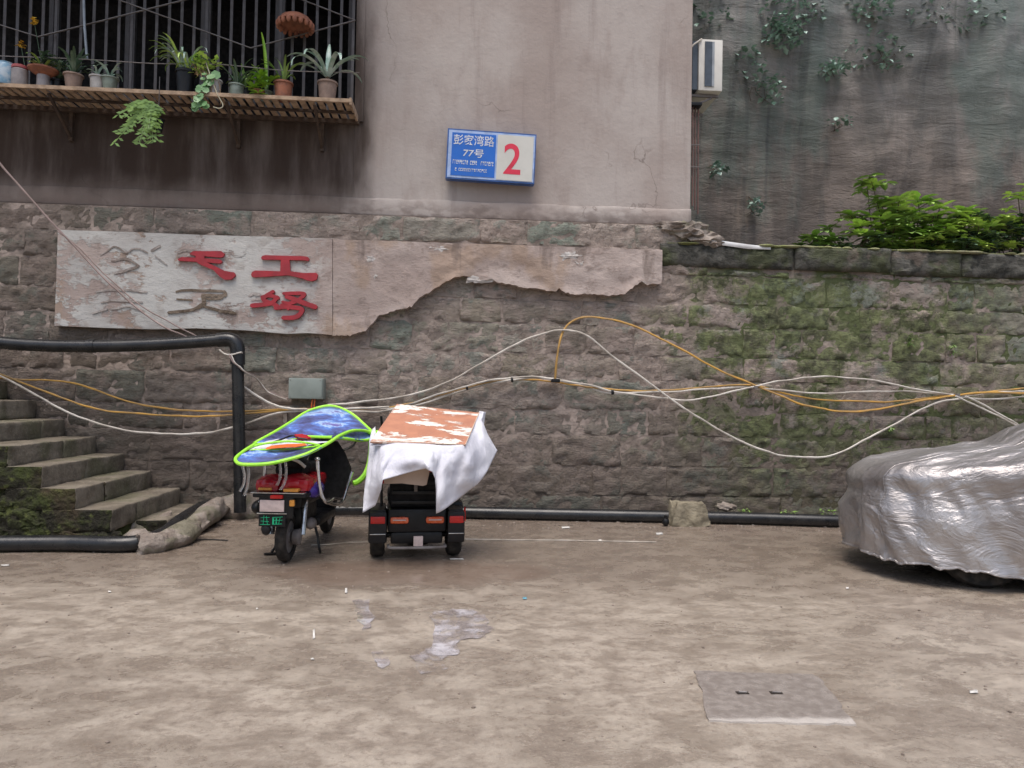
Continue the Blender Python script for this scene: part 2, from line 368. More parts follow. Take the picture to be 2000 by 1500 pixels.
M['vine'] = sm('cliff_leaf', (.34, .47, .40), .22, (.13, .23, .17), 5)
M['stem'] = sm('brown_stem', (.09, .06, .035), .8)
M['dry'] = sm('dry_leaf', (.30, .19, .10), .8)
M['yellow'] = sm('yellow_petal', (.62, .38, .04), .6)
M['terra'] = sm('terracotta', (.30, .115, .065), .8, (.20, .08, .05), 14, .003)
M['clay'] = sm('pale_clay_pot', (.27, .19, .15), .75, (.20, .14, .11), 12, .002)
M['whitepot'] = sm('white_pot', (.42, .40, .38), .4, (.30, .28, .26), 10)
M['greenpot'] = sm('grey_green_jar', (.20, .24, .20), .4, (.13, .15, .12), 12)
M['bluejar'] = sm('blue_printed_jar', (.16, .30, .42), .4, (.38, .45, .50), 14)
M['jar'] = sm('milky_jar', (.30, .27, .26), .35, (.2, .18, .18), 9)
M['soil'] = sm('dark_soil', (.03, .022, .016), .95, None, 20, .01)
M['iron'] = sm('dark_iron_bar', (.075, .070, .072), .6, (.07, .062, .062), 8)
M['steel'] = sm('grey_flat_bar', (.20, .185, .18), .55, (.14, .12, .11), 8)
M['slat'] = sm('weathered_slat', (.42, .30, .20), .85, (.26, .18, .12), 10, .006)
M['darkwood'] = sm('dark_old_wood', (.045, .028, .02), .9, (.07, .045, .03), 8, .006)
M['room'] = sm('dark_room', (.012, .013, .018), .9)
M['glass'] = sm('dark_window_glass', (.010, .014, .034), .35, (.004, .006, .012), 2, spec=.25)
M['ac'] = sm('cream_painted_metal', (.66, .64, .58), .4, (.55, .53, .48), 3)
M['acdark'] = sm('dark_blue_grey', (.055, .075, .10), .5)
M['rustpipe'] = sm('reddish_pipe', (.20, .10, .085), .7, (.13, .075, .065), 9)
M['sign_blue'] = sm('sign_blue', (.008, .12, .50), .4, (.01, .11, .45), 5)
M['sign_frame'] = sm('sign_frame_blue', (.03, .10, .32), .35)
M['sign_rim'] = sm('sign_rim_pale', (.35, .46, .70), .35)
M['sign_white'] = sm('sign_cream', (.56, .55, .50), .4, (.52, .51, .46), 5)
M['sign_red'] = sm('sign_red', (.62, .025, .06), .4)
M['lettering'] = sm('sign_lettering', (.62, .64, .68), .4)
M['paper'] = sm('wet_paper', (.66, .64, .60), .7)
M['bluebit'] = sm('blue_plastic_scrap', (.20, .50, .62), .4)
t = T('water_film'); f = t.ramp(t.noise(5, 10, None, .75), .38, .66, 0, .85); t.L(f, t.b.inputs['Alpha']); M['water'] = t.out(t.mix(t.ramp(t.noise(7, 9), .44, .60), (.36, .315, .30), (.62, .59, .61)), .10, t.bump(t.noise(5, 3), .0015), spec=.6)  # puddle film, with the pale sky reflection painted into its colour
t = T('worn_slab'); n_ = t.noise(20, 8); x, y, z = t.xyz()
c = t.mix(t.ramp(n_, .35, .65), (.285, .25, .225), (.20, .17, .15)); c = t.mix(t.ramp(t.math('ADD', y, t.math('MULTIPLY', t.noise(12, 5), .06)), 3.26, 3.22), c, (.48, .44, .40))
M['slab'] = t.out(c, t.ramp(n_, .3, .7, .22, .45), t.bump(n_, .006))

# ---------------------------------------------------------------- setting: ground, terrace, cliff
WY = 8.70
bm = B(); xs = [-60, -20, -8, 8, 20, 60]; ys = [-40, -15, -3, 9.4, 25, 60]
grid(bm, [[(x, y, 0) for x in xs] for y in ys]); obj('ground', bm, M['ground'], smooth_=False, kind='structure')
bm = B(); box(bm, 2.72, 14, WY + .42, 13.5, 2.2, 3.16); obj('terrace_soil', bm, M['soil'], smooth_=False, kind='structure')
bm = B(); rows = []
for j in range(111):
    z = -.5 + j * .13; row = []
    for i in range(131):
        x = -1.5 + i * .15; p = Vector((x, 0, z))
        dy = .22 * fr((x * .35, 3, z * .12), 1) + .10 * fr((x * .9 + z * .25, 7, z * .6), 1, 3) + .04 * fr((x * 1.6 + z * 1.2, 1, z * 3.4 - x * 1.2), 1, 5)
        row.append((x, 12.2 + dy - .05 * z - .02 * (x - 3), z))
    rows.append(row)
grid(bm, rows); obj('cliff', bm, M['cliff'], kind='structure', ang=80)

# ---------------------------------------------------------------- stone retaining wall, stone by stone
XE = 2.72                                 # end of the building
wall = thing('stone_wall', 'rough dressed stone retaining wall carrying the house, mossy to the right', 'wall', (0, WY, 0))
bm = B(); box(bm, -9.5, 14, WY - .029, WY + .4, -.3, 3.2); box(bm, -9.5, XE - .02, WY - .027, WY + .4, 3.202, 3.492)
obj('mortar_core', bm, M['mortar'], wall, smooth_=False)
def block(x0, x1, z0, z1, proud, seedv, yb=WY + .03, amp=.03, nm='stone', par=None, mt=None):
    bm = B(); nx = max(5, int((x1 - x0) / .04)); nz = max(5, int((z1 - z0) / .04)); rows = []
    jx = [random.uniform(-.012, .012) for _ in range(4)]
    for j in range(-1, nz + 2):
        row = []
        for i in range(-1, nx + 2):
            u_, v_ = min(max(i / nx, 0), 1), min(max(j / nz, 0), 1)
            x = lerp(x0 + lerp(jx[0], jx[1], v_), x1 + lerp(jx[2], jx[3], v_), u_); z = lerp(z0, z1, v_)
            x += .010 * fr((x * 3, z * 9, seedv), 1, 2); z += .012 * fr((x * 6, z * 3, seedv + 5), 1, 2)
            if i in (-1, nx + 1) or j in (-1, nz + 1): y = yb
            else:
                e = min((x - x0), (x1 - x), (z - z0), (z1 - z)); ef = 1 - sst(-.004, .022, e)
                y = WY - proud + ef * (proud * .34) - amp * fr((x * 5 + z * 1.5, seedv, z * 11), 1, 4) - amp * .8 * fr((x * 13, 2, z * 26), 1, 3) * (1 - ef)
                y = min(y, WY + .02)
            row.append((x, y, z))
        rows.append(row)
    grid(bm, rows)
    return obj(nm, bm, mt or M['stone'], par or wall, ang=70)
zs = [.0, .27, .62, .98, 1.27, 1.64, 1.93, 2.28, 2.56, 2.90, 3.205, 3.49]
sv = 0
for k in range(len(zs) - 1):
    z0, z1 = zs[k], zs[k + 1]; x = -6.6 + random.uniform(0, .6); xe = XE - .03 if k == 10 else 7.8
    while x < xe - .15:
        wd = random.choice((.38, .5, .62, .8, 1.0, 1.2, 1.35)) * random.uniform(.9, 1.1)
        x1 = min(x + wd, xe)
        if xe - x1 < .25: x1 = xe
        zz1 = z1
        if k == 9 and x > XE - .4: zz1 = z1 - .23                     # coping lies above here
        hid = (x > -4.45 and x1 < -1.55 and z0 > 2.2 and z1 < 3.25) or (x > -1.5 and x1 < 1.9 and z0 > 2.85 and z1 < 3.25) or (x < -3.9 and z1 < .4)
        if not hid and zz1 - z0 > .06:
            sv += 1; block(x + .006, x1 - .006, z0 + .006, zz1 - .006, random.uniform(.032, .050), sv * 1.37, amp=.026)
        x = x1
x = XE - .38
while x < 7.9:
    x1 = x + random.uniform(.9, 1.7); sv += 1
    block(x + .004, x1 - .004, 2.985 + random.uniform(-.012, .02), 3.275 + random.uniform(-.008, .008), random.uniform(.085, .12), sv, amp=.03, nm='coping_stone', mt=M['coping'])
    x = x1
bm = B(); box(bm, XE - .3, 8, WY - .06, WY + .42, 3.262, 3.278); 
for i in range(60):
    x = random.uniform(XE - .1, 7.6); ellip(bm, (x, WY - random.uniform(.03, .09), 3.272), (random.uniform(.05, .14), .05, random.uniform(.010, .026)))
mossm = sm('yellow_green_moss', (.17, .19, .06), .9, (.24, .23, .14), 5, .02, 30)
obj('moss_fringe', bm, mossm, wall, kind='stuff')
bm = B()                                                            # broken stone shoulder where the high wall steps down
for c_, r_ in (((2.70, WY - .02, 3.42), (.24, .14, .11)), ((2.86, WY, 3.33), (.22, .14, .09)), ((2.50, WY - .02, 3.47), (.22, .10, .07)), ((2.99, WY - .02, 3.275), (.14, .12, .05))):
    ellip(bm, c_, r_, nz=.45, ns=2.5)
obj('broken_shoulder', bm, M['concrete'], wall)
# loose plaster sheet with the torn lower edge
YS = WY - .135
edge = [(650, 655), (684, 656), (714, 646), (734, 625), (740, 617), (774, 606), (804, 599), (819, 582), (845, 567), (871, 550), (894, 541), (912, 539), (942, 548), (961, 546), (976, 552), (1017, 561), (1055, 565), (1087, 570), (1092, 563), (1100, 570), (1122, 576), (1152, 574), (1194, 578), (1220, 574), (1239, 559), (1254, 550), (1265, 556), (1291, 554)]
low = []
for (a, b) in zip(edge, edge[1:]):
    nk = max(1, int((b[0] - a[0]) / 4))
    for k in range(nk): low.append((lerp(a[0], b[0], k / nk), lerp(a[1], b[1], k / nk) + random.uniform(-1.5, 1.5)))
low += [(1291, 554), (1293.5, 545)]
rows = []
for j in range(-1, 15):
    v_ = min(max(j / 13, 0), 1); row = []
    for (px, py) in low:
        top = 467 + (px - 651) * .0328; p = U(px, lerp(top, py, v_), YS)
        p.y += -.018 * fr((p.x * 3, 2, p.z * 4), 1, 4) - .035 * sst(.8, 1, v_) * max(0, fr((p.x * 2, 8, 1), 1, 2) + .3) if 0 <= j <= 13 else .14
        row.append(p)
    rows.append([row[0] + Vector((0, .14 if 0 <= j <= 13 else 0, 0))] + row + [row[-1] + Vector((0, .14 if 0 <= j <= 13 else 0, 0))])
bm = B(); grid(bm, rows)
obj('plaster_sheet', bm, M['sheet'], wall, ang=40)
bm = B(); 
for (px, py, rx, rz) in ((860, 484, .07, .035), (1135, 515, .05, .03), (1115, 500, .10, .04), (725, 505, .05, .03), (735, 535, .03, .04), (935, 545, .12, .035), (1130, 527, .035, .018)):
    c_ = U(px, py, YS - .002); ellip(bm, c_ + Vector((0, .012, 0)), (rx, .010, rz), nz=1.1, ns=2.2)
obj('paint_flake', bm, M['chalk'], wall, kind='stuff')

# ---------------------------------------------------------------- slogan panel
YP = WY - .142
sp = thing('slogan_panel', 'flaking white painted panel with red raised characters on the stone wall', 'wall panel', U(112, 640, YP))
outl = [(113, 449), (250, 453), (400, 459), (520, 462), (649, 466)] + [(649, 560), (649, 654), (600, 650), (560, 652), (480, 645), (380, 641), (300, 643), (200, 640), (106, 636), (110, 540)]
bm = B(); prism(bm, [U(a, b, YP) for a, b in outl], (0, .14, 0)); obj('panel', bm, M['panel'], sp, smooth_=False)
def zc(p, s=6.452, ox=330, oy=470): return (ox + p[0] / s, oy + p[1] / s)
def poly_stroke(bm, pl, w_, d0, th, s=6.452, ox=330, oy=470):
    P = [U(*zc(p, s, ox, oy), d0) for p in pl]; w_ = w_ / s / F * 8.5
    P = smooth(P, 4); n = len(P); q = 0
    for i, p in enumerate(P):
        k = w_ / 2 * (.80 + .20 * math.sin(math.pi * i / max(1, n - 1)) + (.12 if i > n * .7 else 0)); q += 1; e = .00006 * q
        prism(bm, [Vector((p.x + k * math.cos(a_ * .785), d0 - e, p.z + k * math.sin(a_ * .785))) for a_ in range(8)], (0, th, 0))
        if i < n - 1:
            t_ = (P[i + 1] - p).normalized(); nn = Vector((-t_.z, 0, t_.x)) * k; q += 1; o_ = Vector((0, -.00006 * q, 0)); p2 = P[i + 1]
            prism(bm, [p - nn + o_, p2 - nn + o_, p2 + nn + o_, p + nn + o_], (0, th, 0))
def glyph(polys, strokes, label):
    bm = B(); d0 = YP - .036
    for k, pl in enumerate(polys): prism(bm, [U(*zc(p), d0 - k * .0013) for p in pl], (0, .035 + k * .0013, 0))
    for k, (pl, w_) in enumerate(strokes): poly_stroke(bm, pl, w_, d0 - k * .0013, .035 + k * .0013)
    obj('character', bm, M['red'], sp, smooth_=False, label=label)
glyph([[(1160, 215), (1175, 192), (1215, 182), (1450, 190), (1700, 195), (1750, 205), (1768, 232), (1755, 255), (1700, 245), (1215, 240), (1168, 235)],
       [(1410, 215), (1515, 215), (1530, 400), (1400, 400)],
       [(1033, 430), (1045, 395), (1085, 375), (1400, 385), (1530, 385), (1700, 408), (1855, 405), (1875, 430), (1860, 490), (1800, 512), (1740, 500), (1680, 475), (1500, 435), (1080, 462), (1045, 455)]], [], 'red two-bar character')
glyph([[(255, 168), (300, 132), (350, 130), (500, 132), (655, 130), (698, 165), (685, 200), (650, 212), (440, 196), (330, 192)],
       [(335, 150), (440, 150), (452, 300), (375, 295), (335, 260)],
       [(108, 235), (160, 205), (340, 215), (640, 235), (672, 262), (645, 288), (450, 272), (330, 265), (120, 252)],
       [(350, 270), (450, 262), (600, 330), (700, 380), (820, 400), (835, 440), (785, 490), (700, 492), (640, 455), (560, 370), (400, 305)]], [], 'red character that has lost its left leg')
glyph([], [([(1310, 640), (1230, 690), (1190, 745), (1320, 800), (1400, 850)], 50), ([(1170, 710), (1270, 690), (1370, 720)], 48), ([(1360, 710), (1300, 780), (1180, 805), (1045, 818)], 54),
           ([(1445, 665), (1570, 662), (1700, 668), (1680, 710)], 46), ([(1690, 690), (1610, 760), (1480, 800), (1420, 812)], 46), ([(1480, 705), (1600, 745), (1740, 800), (1840, 835)], 62),
           ([(1340, 850), (1450, 835), (1560, 840), (1670, 860), (1660, 910), (1590, 965), (1440, 972)], 54), ([(1430, 770), (1520, 800), (1500, 860)], 38)], 'red many-stroke character at the lower right')
def smooth2(pl): return [(p.x, p.y) for p in smooth([(a, b, 0) for a, b in pl], 3)]
# scars left by fallen characters: glue and plaster ridges
def scar(pls, s, ox, oy, mt='trace'):
    bm = B(); rj = random.Random(len(pls) + int(ox)); pls = [([(a + rj.uniform(-1, 1) * 1.6 * s, b + rj.uniform(-1, 1) * .8 * s) for a, b in smooth2(pl)], w_ * rj.uniform(1.0, 1.7)) for pl, w_ in pls]
    for k, (pl, w_) in enumerate(pls): poly_stroke(bm, pl, w_, YP - .007 - k * .0011, .006 + k * .0011, s, ox, oy)
    obj('character_scar', bm, M[mt], sp, smooth_=False, kind='stuff')
scar([([(100, 640), (300, 625), (660, 640)], 22), ([(690, 640), (700, 690), (430, 690)], 26), ([(440, 720), (560, 735), (680, 720)], 22), ([(110, 740), (280, 750)], 16), ([(420, 700), (440, 790), (380, 830)], 34), ([(400, 830), (250, 880), (0, 905)], 24), ([(440, 825), (600, 870), (820, 915)], 26)], 6.452, 330, 470, 'scar_brown')
scar([([(120, 150), (190, 125), (330, 128)], 26), ([(115, 195), (240, 185), (320, 195)], 26)], 6.452, 330, 470)
scar([([(1025, 690), (1060, 672), (1130, 675)], 30), ([(1040, 740), (1130, 735)], 24)], 6.452, 330, 470)
scar([([(560, 335), (640, 290), (700, 325), (760, 300), (820, 325)], 8), ([(620, 372), (700, 360), (770, 395)], 9), ([(640, 440), (700, 425), (770, 400)], 9), ([(850, 310), (895, 285)], 10), ([(870, 340), (930, 390)], 8)], 2.857, 0, 380)
scar([([(540, 545), (650, 530), (820, 545)], 9), ([(560, 600), (650, 590), (790, 600)], 9), ([(620, 640), (720, 625), (800, 650)], 8), ([(520, 660), (600, 640)], 9)], 2.857, 0, 380)
bm = B()
for (px, py, rx, rz) in ((463, 487, .11, .085),): ellip(bm, U(px, py, YP - .001), (rx, .006, rz), nz=.3, ns=1.5)
obj('fresh_paint_patch', bm, M['panel'], sp)

# ---------------------------------------------------------------- house above the wall
house = thing('apartment_house', 'pinkish plastered apartment house standing on the stone wall', 'house', (0, WY, 3.5))
X0 = -9.5; XW = -1.30; YH = WY + .055
bm = B()
box(bm, XW, XE, YH, YH + 4, 3.49, 10); box(bm, X0, XW - .002, YH, YH + .3, 3.492, 4.60); box(bm, X0, XW - .002, YH, YH + .3, 6.9, 10)
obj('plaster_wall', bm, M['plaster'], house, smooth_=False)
bm = B()                                 # thicker worn skirting course at the foot of the plaster
rows = []
for k, z in enumerate((3.495, 3.52, 3.60, 3.68, 3.705, 3.712)):
    row = []
    for i in range(240):
        x = X0 + (XE + .006 - X0) * i / 239; d = .030 + .012 * fr((x * 1.5, z * 3, 2), 1, 4)
        if k == 0: z_ = 3.495 
        else: z_ = z + .02 * fr((x * 1.2, 4, 0), 1, 4) * (k > 2)
        y = YH - (d if 0 < k < 4 else (.02 if k == 4 else (-.005 if k == 5 else d * .6)))
        row.append((x, y, z_))
    rows.append(row)
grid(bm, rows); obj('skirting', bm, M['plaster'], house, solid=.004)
bm = B(); box(bm, X0, XW - .004, YH + 2.2, YH + 2.3, 4.5, 7); box(bm, X0, XW - .004, YH + .3, YH + 2.2, 4.4, 4.55); box(bm, X0, XW - .004, YH + .3, YH + 2.2, 6.95, 7.05)
obj('room_shell', bm, M['room'], house, smooth_=False)
for k in range(6):
    xa = XW - .06 - (k + 1) * .86; fr_ = B()
    for (a, b, c, d) in ((xa, xa + .05, 4.61, 6.9), (xa + .80, xa + .85, 4.61, 6.9)): box(fr_, a, b, YH + .16, YH + .21, c, d)
    box(fr_, xa + .051, xa + .799, YH + .161, YH + .209, 4.61, 4.66)
    wn = obj('window', fr_, M['iron'], house, smooth_=False)
    pb = B(); box(pb, xa + .05, xa + .80, YH + .18, YH + .186, 4.66, 6.9); pn = obj('pane', pb, M['glass'], wn, smooth_=False)
    pn.matrix_parent_inverse = (house.matrix_basis).inverted(); pn.matrix_parent_inverse = Matrix.Translation(-Vector(house.location))
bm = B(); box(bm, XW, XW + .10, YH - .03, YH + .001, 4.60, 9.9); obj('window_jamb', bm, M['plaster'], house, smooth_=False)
bm = B(); box(bm, X0, -1.15, YH - 1.25, YH, 7.05, 7.2); obj('shade_slab', bm, M['plaster'], house, smooth_=False)  # unseen slab added above the window to shade the left bay

# flower cage: bars, braces, shelf
cage = thing('flower_cage', 'iron window cage with a slatted flower shelf on brackets', 'window cage', (-3.5, YH, 4.6))
ZL = 4.63; YF = 8.20
x = XW - .03
while x > -6.2:
    bm = B(); box(bm, x - .016, x + .016, YH - .06, YH - .050, ZL + .03, 6.9); obj('bar', bm, M['iron'], cage, smooth_=False); x -= .139
def brace(nm, p, q, y, w_=.022, mt='steel'):
    bm = B(); bar(bm, U(*p, y), U(*q, y), w_, .008); obj(nm, bm, M[mt], cage, smooth_=False)
brace('brace', (-60, 30), (75, 72), 8.655); brace('brace', (75, 72), (420, -15), 8.652); brace('brace', (200, -12), (490, 94), 8.640); brace('brace', (490, 94), (694, 40), 8.643); brace('brace', (694, 40), (560, -12), 8.652)
bm = B(); tube(bm, smooth([U(-40, 108, 8.26), U(150, 115, 8.26), U(300, 124, 8.26), U(430, 126, 8.26), U(560, 138, 8.26), U(702, 142, 8.26)], 5), .005, 6); obj('rail_wire', bm, M['steel'], cage)
bm = B(); tube(bm, [U(163, -20, 8.5), U(165, 50, 8.5), U(170, 115, 8.5)], .014, 8); obj('pale_tube', bm, sm('pale_tube', (.28, .32, .36), .4), cage)
x = XW + .02; k = 0
while x > -6.3:
    k += 1; wj = random.uniform(.050, .066)
    bm = B(); box(bm, x - wj, x, YF + .02, YH - .01, ZL - .018 + random.uniform(-.004, .004), ZL + random.uniform(-.002, .004)); obj('slat', bm, M['slat'], cage, smooth_=False)
    x -= .098
bm = B(); box(bm, -6.4, XW + .04, YF - .012, YF + .018, ZL - .022, ZL + .018); obj('front_rail', bm, M['slat'], cage, smooth_=False)
bm = B(); box(bm, -6.4, XW + .04, YF + .24, YF + .27, ZL - .048, ZL - .024); obj('middle_rail', bm, M['darkwood'], cage, smooth_=False)
bm = B(); box(bm, -6.4, XW + .06, YH - .06, YH - .012, ZL - .07, ZL - .02); obj('wall_rail', bm, M['darkwood'], cage, smooth_=False)
bm = B(); box(bm, XW + .022, XW + .045, YF - .01, YH - .012, ZL - .045, ZL + .03); obj('end_rail', bm, M['slat'], cage, smooth_=False)
for px in (142, 468, 631, -120):
    xk = U(px, 240, YH).x; bm = B(); box(bm, xk - .02, xk + .02, YH - .045, YH - .001, ZL - .40, ZL - .072)
    bar(bm, (xk, YH - .03, ZL - .36), (xk, YF + .05, ZL - .05), .028); obj('bracket', bm, M['darkwood'], cage, smooth_=False)

# ---------------------------------------------------------------- pots and plants on the shelf
def pot_bm(r, h, taper=.75, rim=.008):
    b = B(); lathe(b, [(r * taper, 0), (r * .97, h * .9), (r + rim, h * .9), (r + rim, h), (r * .9, h), (r * .88, h * .86), (0, h * .86)], seg=20); return b
def strap(base, az, ln, w_, rise, droop, n=8, twist=0):
    bm = B(); rows = []; d = Vector((math.cos(az), math.sin(az), 0)); s = Vector((-d.y, d.x, 0)); p = Vector(base)
    for i in range(n + 1):
        t_ = i / n; a = rise - droop * t_ * t_
        ww = w_ * (1 - abs(2 * (t_ * .9 + .05) - 1) ** 2.6) * .5 + .0015
        nr = (s * math.cos(twist) + Vector((0, 0, 1)) * math.sin(twist))
        dn = (d * -math.sin(a) + Vector((0, 0, 1)) * math.cos(a)) * ww * .35
        rows.append([p - nr * ww + dn, p, p + nr * ww + dn]); p = p + (d * math.cos(a) + Vector((0, 0, 1)) * math.sin(a)) * ln / n
    grid(bm, rows); return bm
def potted(nm, label, cat, px, py, Y, r, h, potm, leaves, leafm, taper=.75, ln=(.2, .35), lw=.03, rise=(.9, 1.4), droop=(1.2, 2.4), grp='potted plants on the flower shelf'):
    p = U(px, py, Y); p.z = ZL + .02
    t_ = thing(nm, label, cat, p, group=grp)
    obj('pot', pot_bm(r, h, taper), M[potm], t_, local=True)
    for k in range(leaves):
        az = 2 * math.pi * k / leaves * 2.4 + random.uniform(-.3, .3)
        obj('leaf', strap((random.uniform(-.01, .01), 0, h * .86), az, random.uniform(*ln), lw * random.uniform(.8, 1.2), random.uniform(*rise), random.uniform(*droop), twist=random.uniform(-.4, .4)), M[leafm], t_, local=True, ang=60)
    return t_
def clump(bm, c, n, sp, size, seed=0, up=.3, flat=1.0):
    rn = random.Random(seed); c = Vector(c)
    for k in range(n):
        while True:
            q = Vector((rn.uniform(-1, 1), rn.uniform(-1, 1), rn.uniform(-1, 1)))
            if q.length < 1: break
        p = c + Vector((q.x * sp[0], q.y * sp[1], q.z * sp[2])); az = rn.uniform(0, 6.28); a = rn.uniform(-.7, .5) + up
        d = Vector((math.cos(az) * math.cos(a), math.sin(az) * math.cos(a), math.sin(a))); s = d.cross(Vector((rn.uniform(-.3, .3), rn.uniform(-.3, .3), 1))).normalized(); nn = s.cross(d)
        L_ = size * rn.uniform(.6, 1.25); W_ = L_ * .30 * flat
        v = [bm.verts.new(x_) for x_ in (p, p + d * L_ * .5 + s * W_ + nn * L_ * .06, p + d * L_ - nn * L_ * .12, p + d * L_ * .5 - s * W_ + nn * L_ * .06, p + d * L_ * .5)]
        bm.faces.new((v[0], v[1], v[4])); bm.faces.new((v[1], v[2], v[4])); bm.faces.new((v[2], v[3], v[4])); bm.faces.new((v[3], v[0], v[4]))
def whorl(bm, p, rn, n, ln, wd=.22, tilt=.15):
    ax = rn.uniform(0, 6.28)
    for k in range(n):
        az = ax + 2 * math.pi * k / n + rn.uniform(-.2, .2); a = tilt + rn.uniform(-.3, .3)
        d = Vector((math.cos(az) * math.cos(a), math.sin(az) * math.cos(a), math.sin(a))); s = d.cross(Vector((0, 0, 1))).normalized(); L_ = ln * rn.uniform(.7, 1.15); W_ = L_ * wd
        p = Vector(p); dn = Vector((0, 0, -L_ * .22))
        v = [bm.verts.new(x_) for x_ in (p, p + d * L_ * .38 + s * W_, p + d * L_ * .75 + s * W_ * .7 + dn * .4, p + d * L_ + dn, p + d * L_ * .75 - s * W_ * .7 + dn * .4, p + d * L_ * .38 - s * W_, p + d * L_ * .5 + dn * .3)]
        for i in range(6): bm.faces.new((v[i], v[(i + 1) % 6], v[6]))
q_ = potted('bushy_plant', 'dark trailing plant in a black jar just right of the terracotta bowl', 'potted plant', 113, 168, 8.40, .07, .13, 'black', 12, 'leaf_dark', .9, (.22, .40), .03, (.7, 1.5), (.8, 2.0))
bm = B(); clump(bm, (0, 0, .25), 70, (.13, .1, .12), .07, 44); obj('foliage', bm, M['leaf_dark'], q_, local=True)
q_ = potted('bushy_plant', 'bushy green plant in a black jar between the vine and the rosette plant', 'potted plant', 478, 182, 8.44, .08, .15, 'black', 14, 'leaf', .9, (.24, .42), .03, (.7, 1.5), (.6, 1.8))
# clivia at the right end: big individual strap leaves
cl = potted('clivia', 'silvery strap-leaved plant in a pale clay pot, rightmost on the shelf', 'potted plant', 639, 192, 8.28, .105, .20, 'clay', 0, 'leaf_pale', .82)
for az, ln, ri, dr in ((3.3, .42, .95, 1.9), (3.0, .36, .7, 1.3), (3.5, .30, 1.2, 1.4), (-.2, .44, .9, 1.9), (.2, .36, 1.1, 1.6), (-.5, .32, .8, 1.5), (1.6, .34, 1.45, .3), (1.2, .30, 1.3, .5), (2.6, .40, 1.0, 2.3), (4.3, .42, .85, 2.4), (5.2, .42, .8, 2.5), (.6, .38, .75, 2.1), (3.9, .44, .7, 2.6)):
    obj('leaf', strap((0, 0, .24), az, ln * 1.3, .052, ri, dr, 10), M['leaf_pale'], cl, local=True, ang=60)
bm = B(); tube(bm, [(0, 0, .17), (0, 0, .27)], .022, 8); obj('stem', bm, M['stem'], cl, local=True)
potted('spiky_plant', 'dark bushy plant with one tall blade in a brown pot left of the silvery plant', 'potted plant', 553, 190, 8.32, .10, .19, 'terra', 12, 'leaf', .85, (.24, .44), .026, (1.0, 1.5), (.5, 1.6))
potted('grass_plant', 'small fine-bladed plant in a dark green jar', 'potted plant', 462, 178, 8.34, .08, .15, 'greenpot', 10, 'leaf_dark', .9, (.26, .42), .028, (.9, 1.4), (.8, 1.8))
potted('grass_plant', 'thin arching plant in the smaller grey-green glass pot', 'potted plant', 214, 176, 8.28, .085, .14, 'greenpot', 10, 'leaf_pale', .7, (.2, .3), .018, (.9, 1.4), (1.8, 3.0))
potted('low_plant', 'few-leaved plant in a glazed pinkish pot', 'potted plant', 191, 176, 8.30, .082, .155, 'whitepot', 6, 'leaf_pale', .9, (.15, .24), .022, (.8, 1.3), (1.2, 2.2))
potted('bushy_plant', 'dark green bushy plant in a pale tapered clay pot', 'potted plant', 143, 172, 8.29, .095, .16, 'clay', 20, 'leaf_dark', .72, (.2, .36), .04, (.6, 1.4), (.5, 1.6))
potted('bowl_plant', 'drooping plant in a wide terracotta bowl on a grey jar', 'potted plant', 84, 166, 8.28, .065, .20, 'jar', 10, 'leaf', .95, (.16, .30), .026, (.5, 1.2), (1.0, 2.2))
pb_ = [o for o in col.objects if o.name.startswith('bowl_plant')][0]
bm = B(); clump(bm, (.02, 0, .30), 60, (.14, .08, .09), .07, 41); obj('foliage', bm, M['leaf_dark'], pb_, local=True)
bm = B(); lathe(bm, [(.05, .125), (.10, .15), (.148, .185), (.152, .20), (.135, .20), (.08, .17), (0, .16)], seg=22); obj('bowl', bm, M['terra'], pb_, local=True)
# spider plant raised on a dark stand
sp_ = potted('spider_plant', 'arching green and white striped plant spilling from a dark pot', 'potted plant', 362, 178, 8.30, .10, .26, 'black', 0, 'leaf', .8)
for k in range(34):
    obj('leaf', strap((random.uniform(-.05, .05), -.02, .25), random.uniform(0, 6.28), random.uniform(.28, .48), .024, random.uniform(.8, 1.3), random.uniform(1.5, 3.2)), M[random.choice(('leaf', 'leaf_bright', 'leaf_pale'))], sp_, local=True, ang=60)
bm = B(); clump(bm, (.14, -.03, .33), 110, (.22, .08, .11), .085, 3); obj('foliage', bm, M['leaf_bright'], sp_, local=True)
bm = B()
for k in range(6): tube(bm, smooth([(random.uniform(-.03, .03), 0, .24), (.1 + .05 * k, -.05, .32 - .03 * k), (.16 + .05 * k, -.09, .18 - .06 * k)], 4), .004, 5)
obj('runner', bm, M['dry'], sp_, local=True)
# yellow-green plant
yg = potted('rosette_plant', 'bright yellow-green rosette plant hanging low over the shelf edge', 'potted plant', 505, 190, 8.27, .06, .07, 'terra', 0, 'leaf_yellow')
bm = B(); rn = random.Random(4)
for c_, n_ in (((0, -.03, .17), 9), ((-.05, -.05, .09), 8), ((.09, -.04, .13), 9), ((.02, -.07, .02), 8), ((.16, -.03, .20), 7), ((.03, -.05, .22), 8)): whorl(bm, c_, rn, n_, .12, .2, .2)
obj('foliage', bm, M['leaf_yellow'], yg, local=True)
tg = potted('tall_leaf_plant', 'thin plant with a tall yellowish blade behind the rosette plant', 'potted plant', 520, 182, 8.42, .07, .12, 'greenpot', 7, 'leaf', .8, (.25, .34), .03, (1.1, 1.5), (.8, 1.8))
obj('leaf', strap((0, 0, .1), 2.4, .75, .04, 1.5, .35, 10), M['leaf_yellow'], tg, local=True)
vp_ = potted('trailing_vine', 'round-leaved vine trailing over the shelf edge from a pale pot', 'potted plant', 418, 182, 8.29, .08, .17, 'whitepot', 0, 'leaf_pale')
bm = B(); rn = random.Random(9)
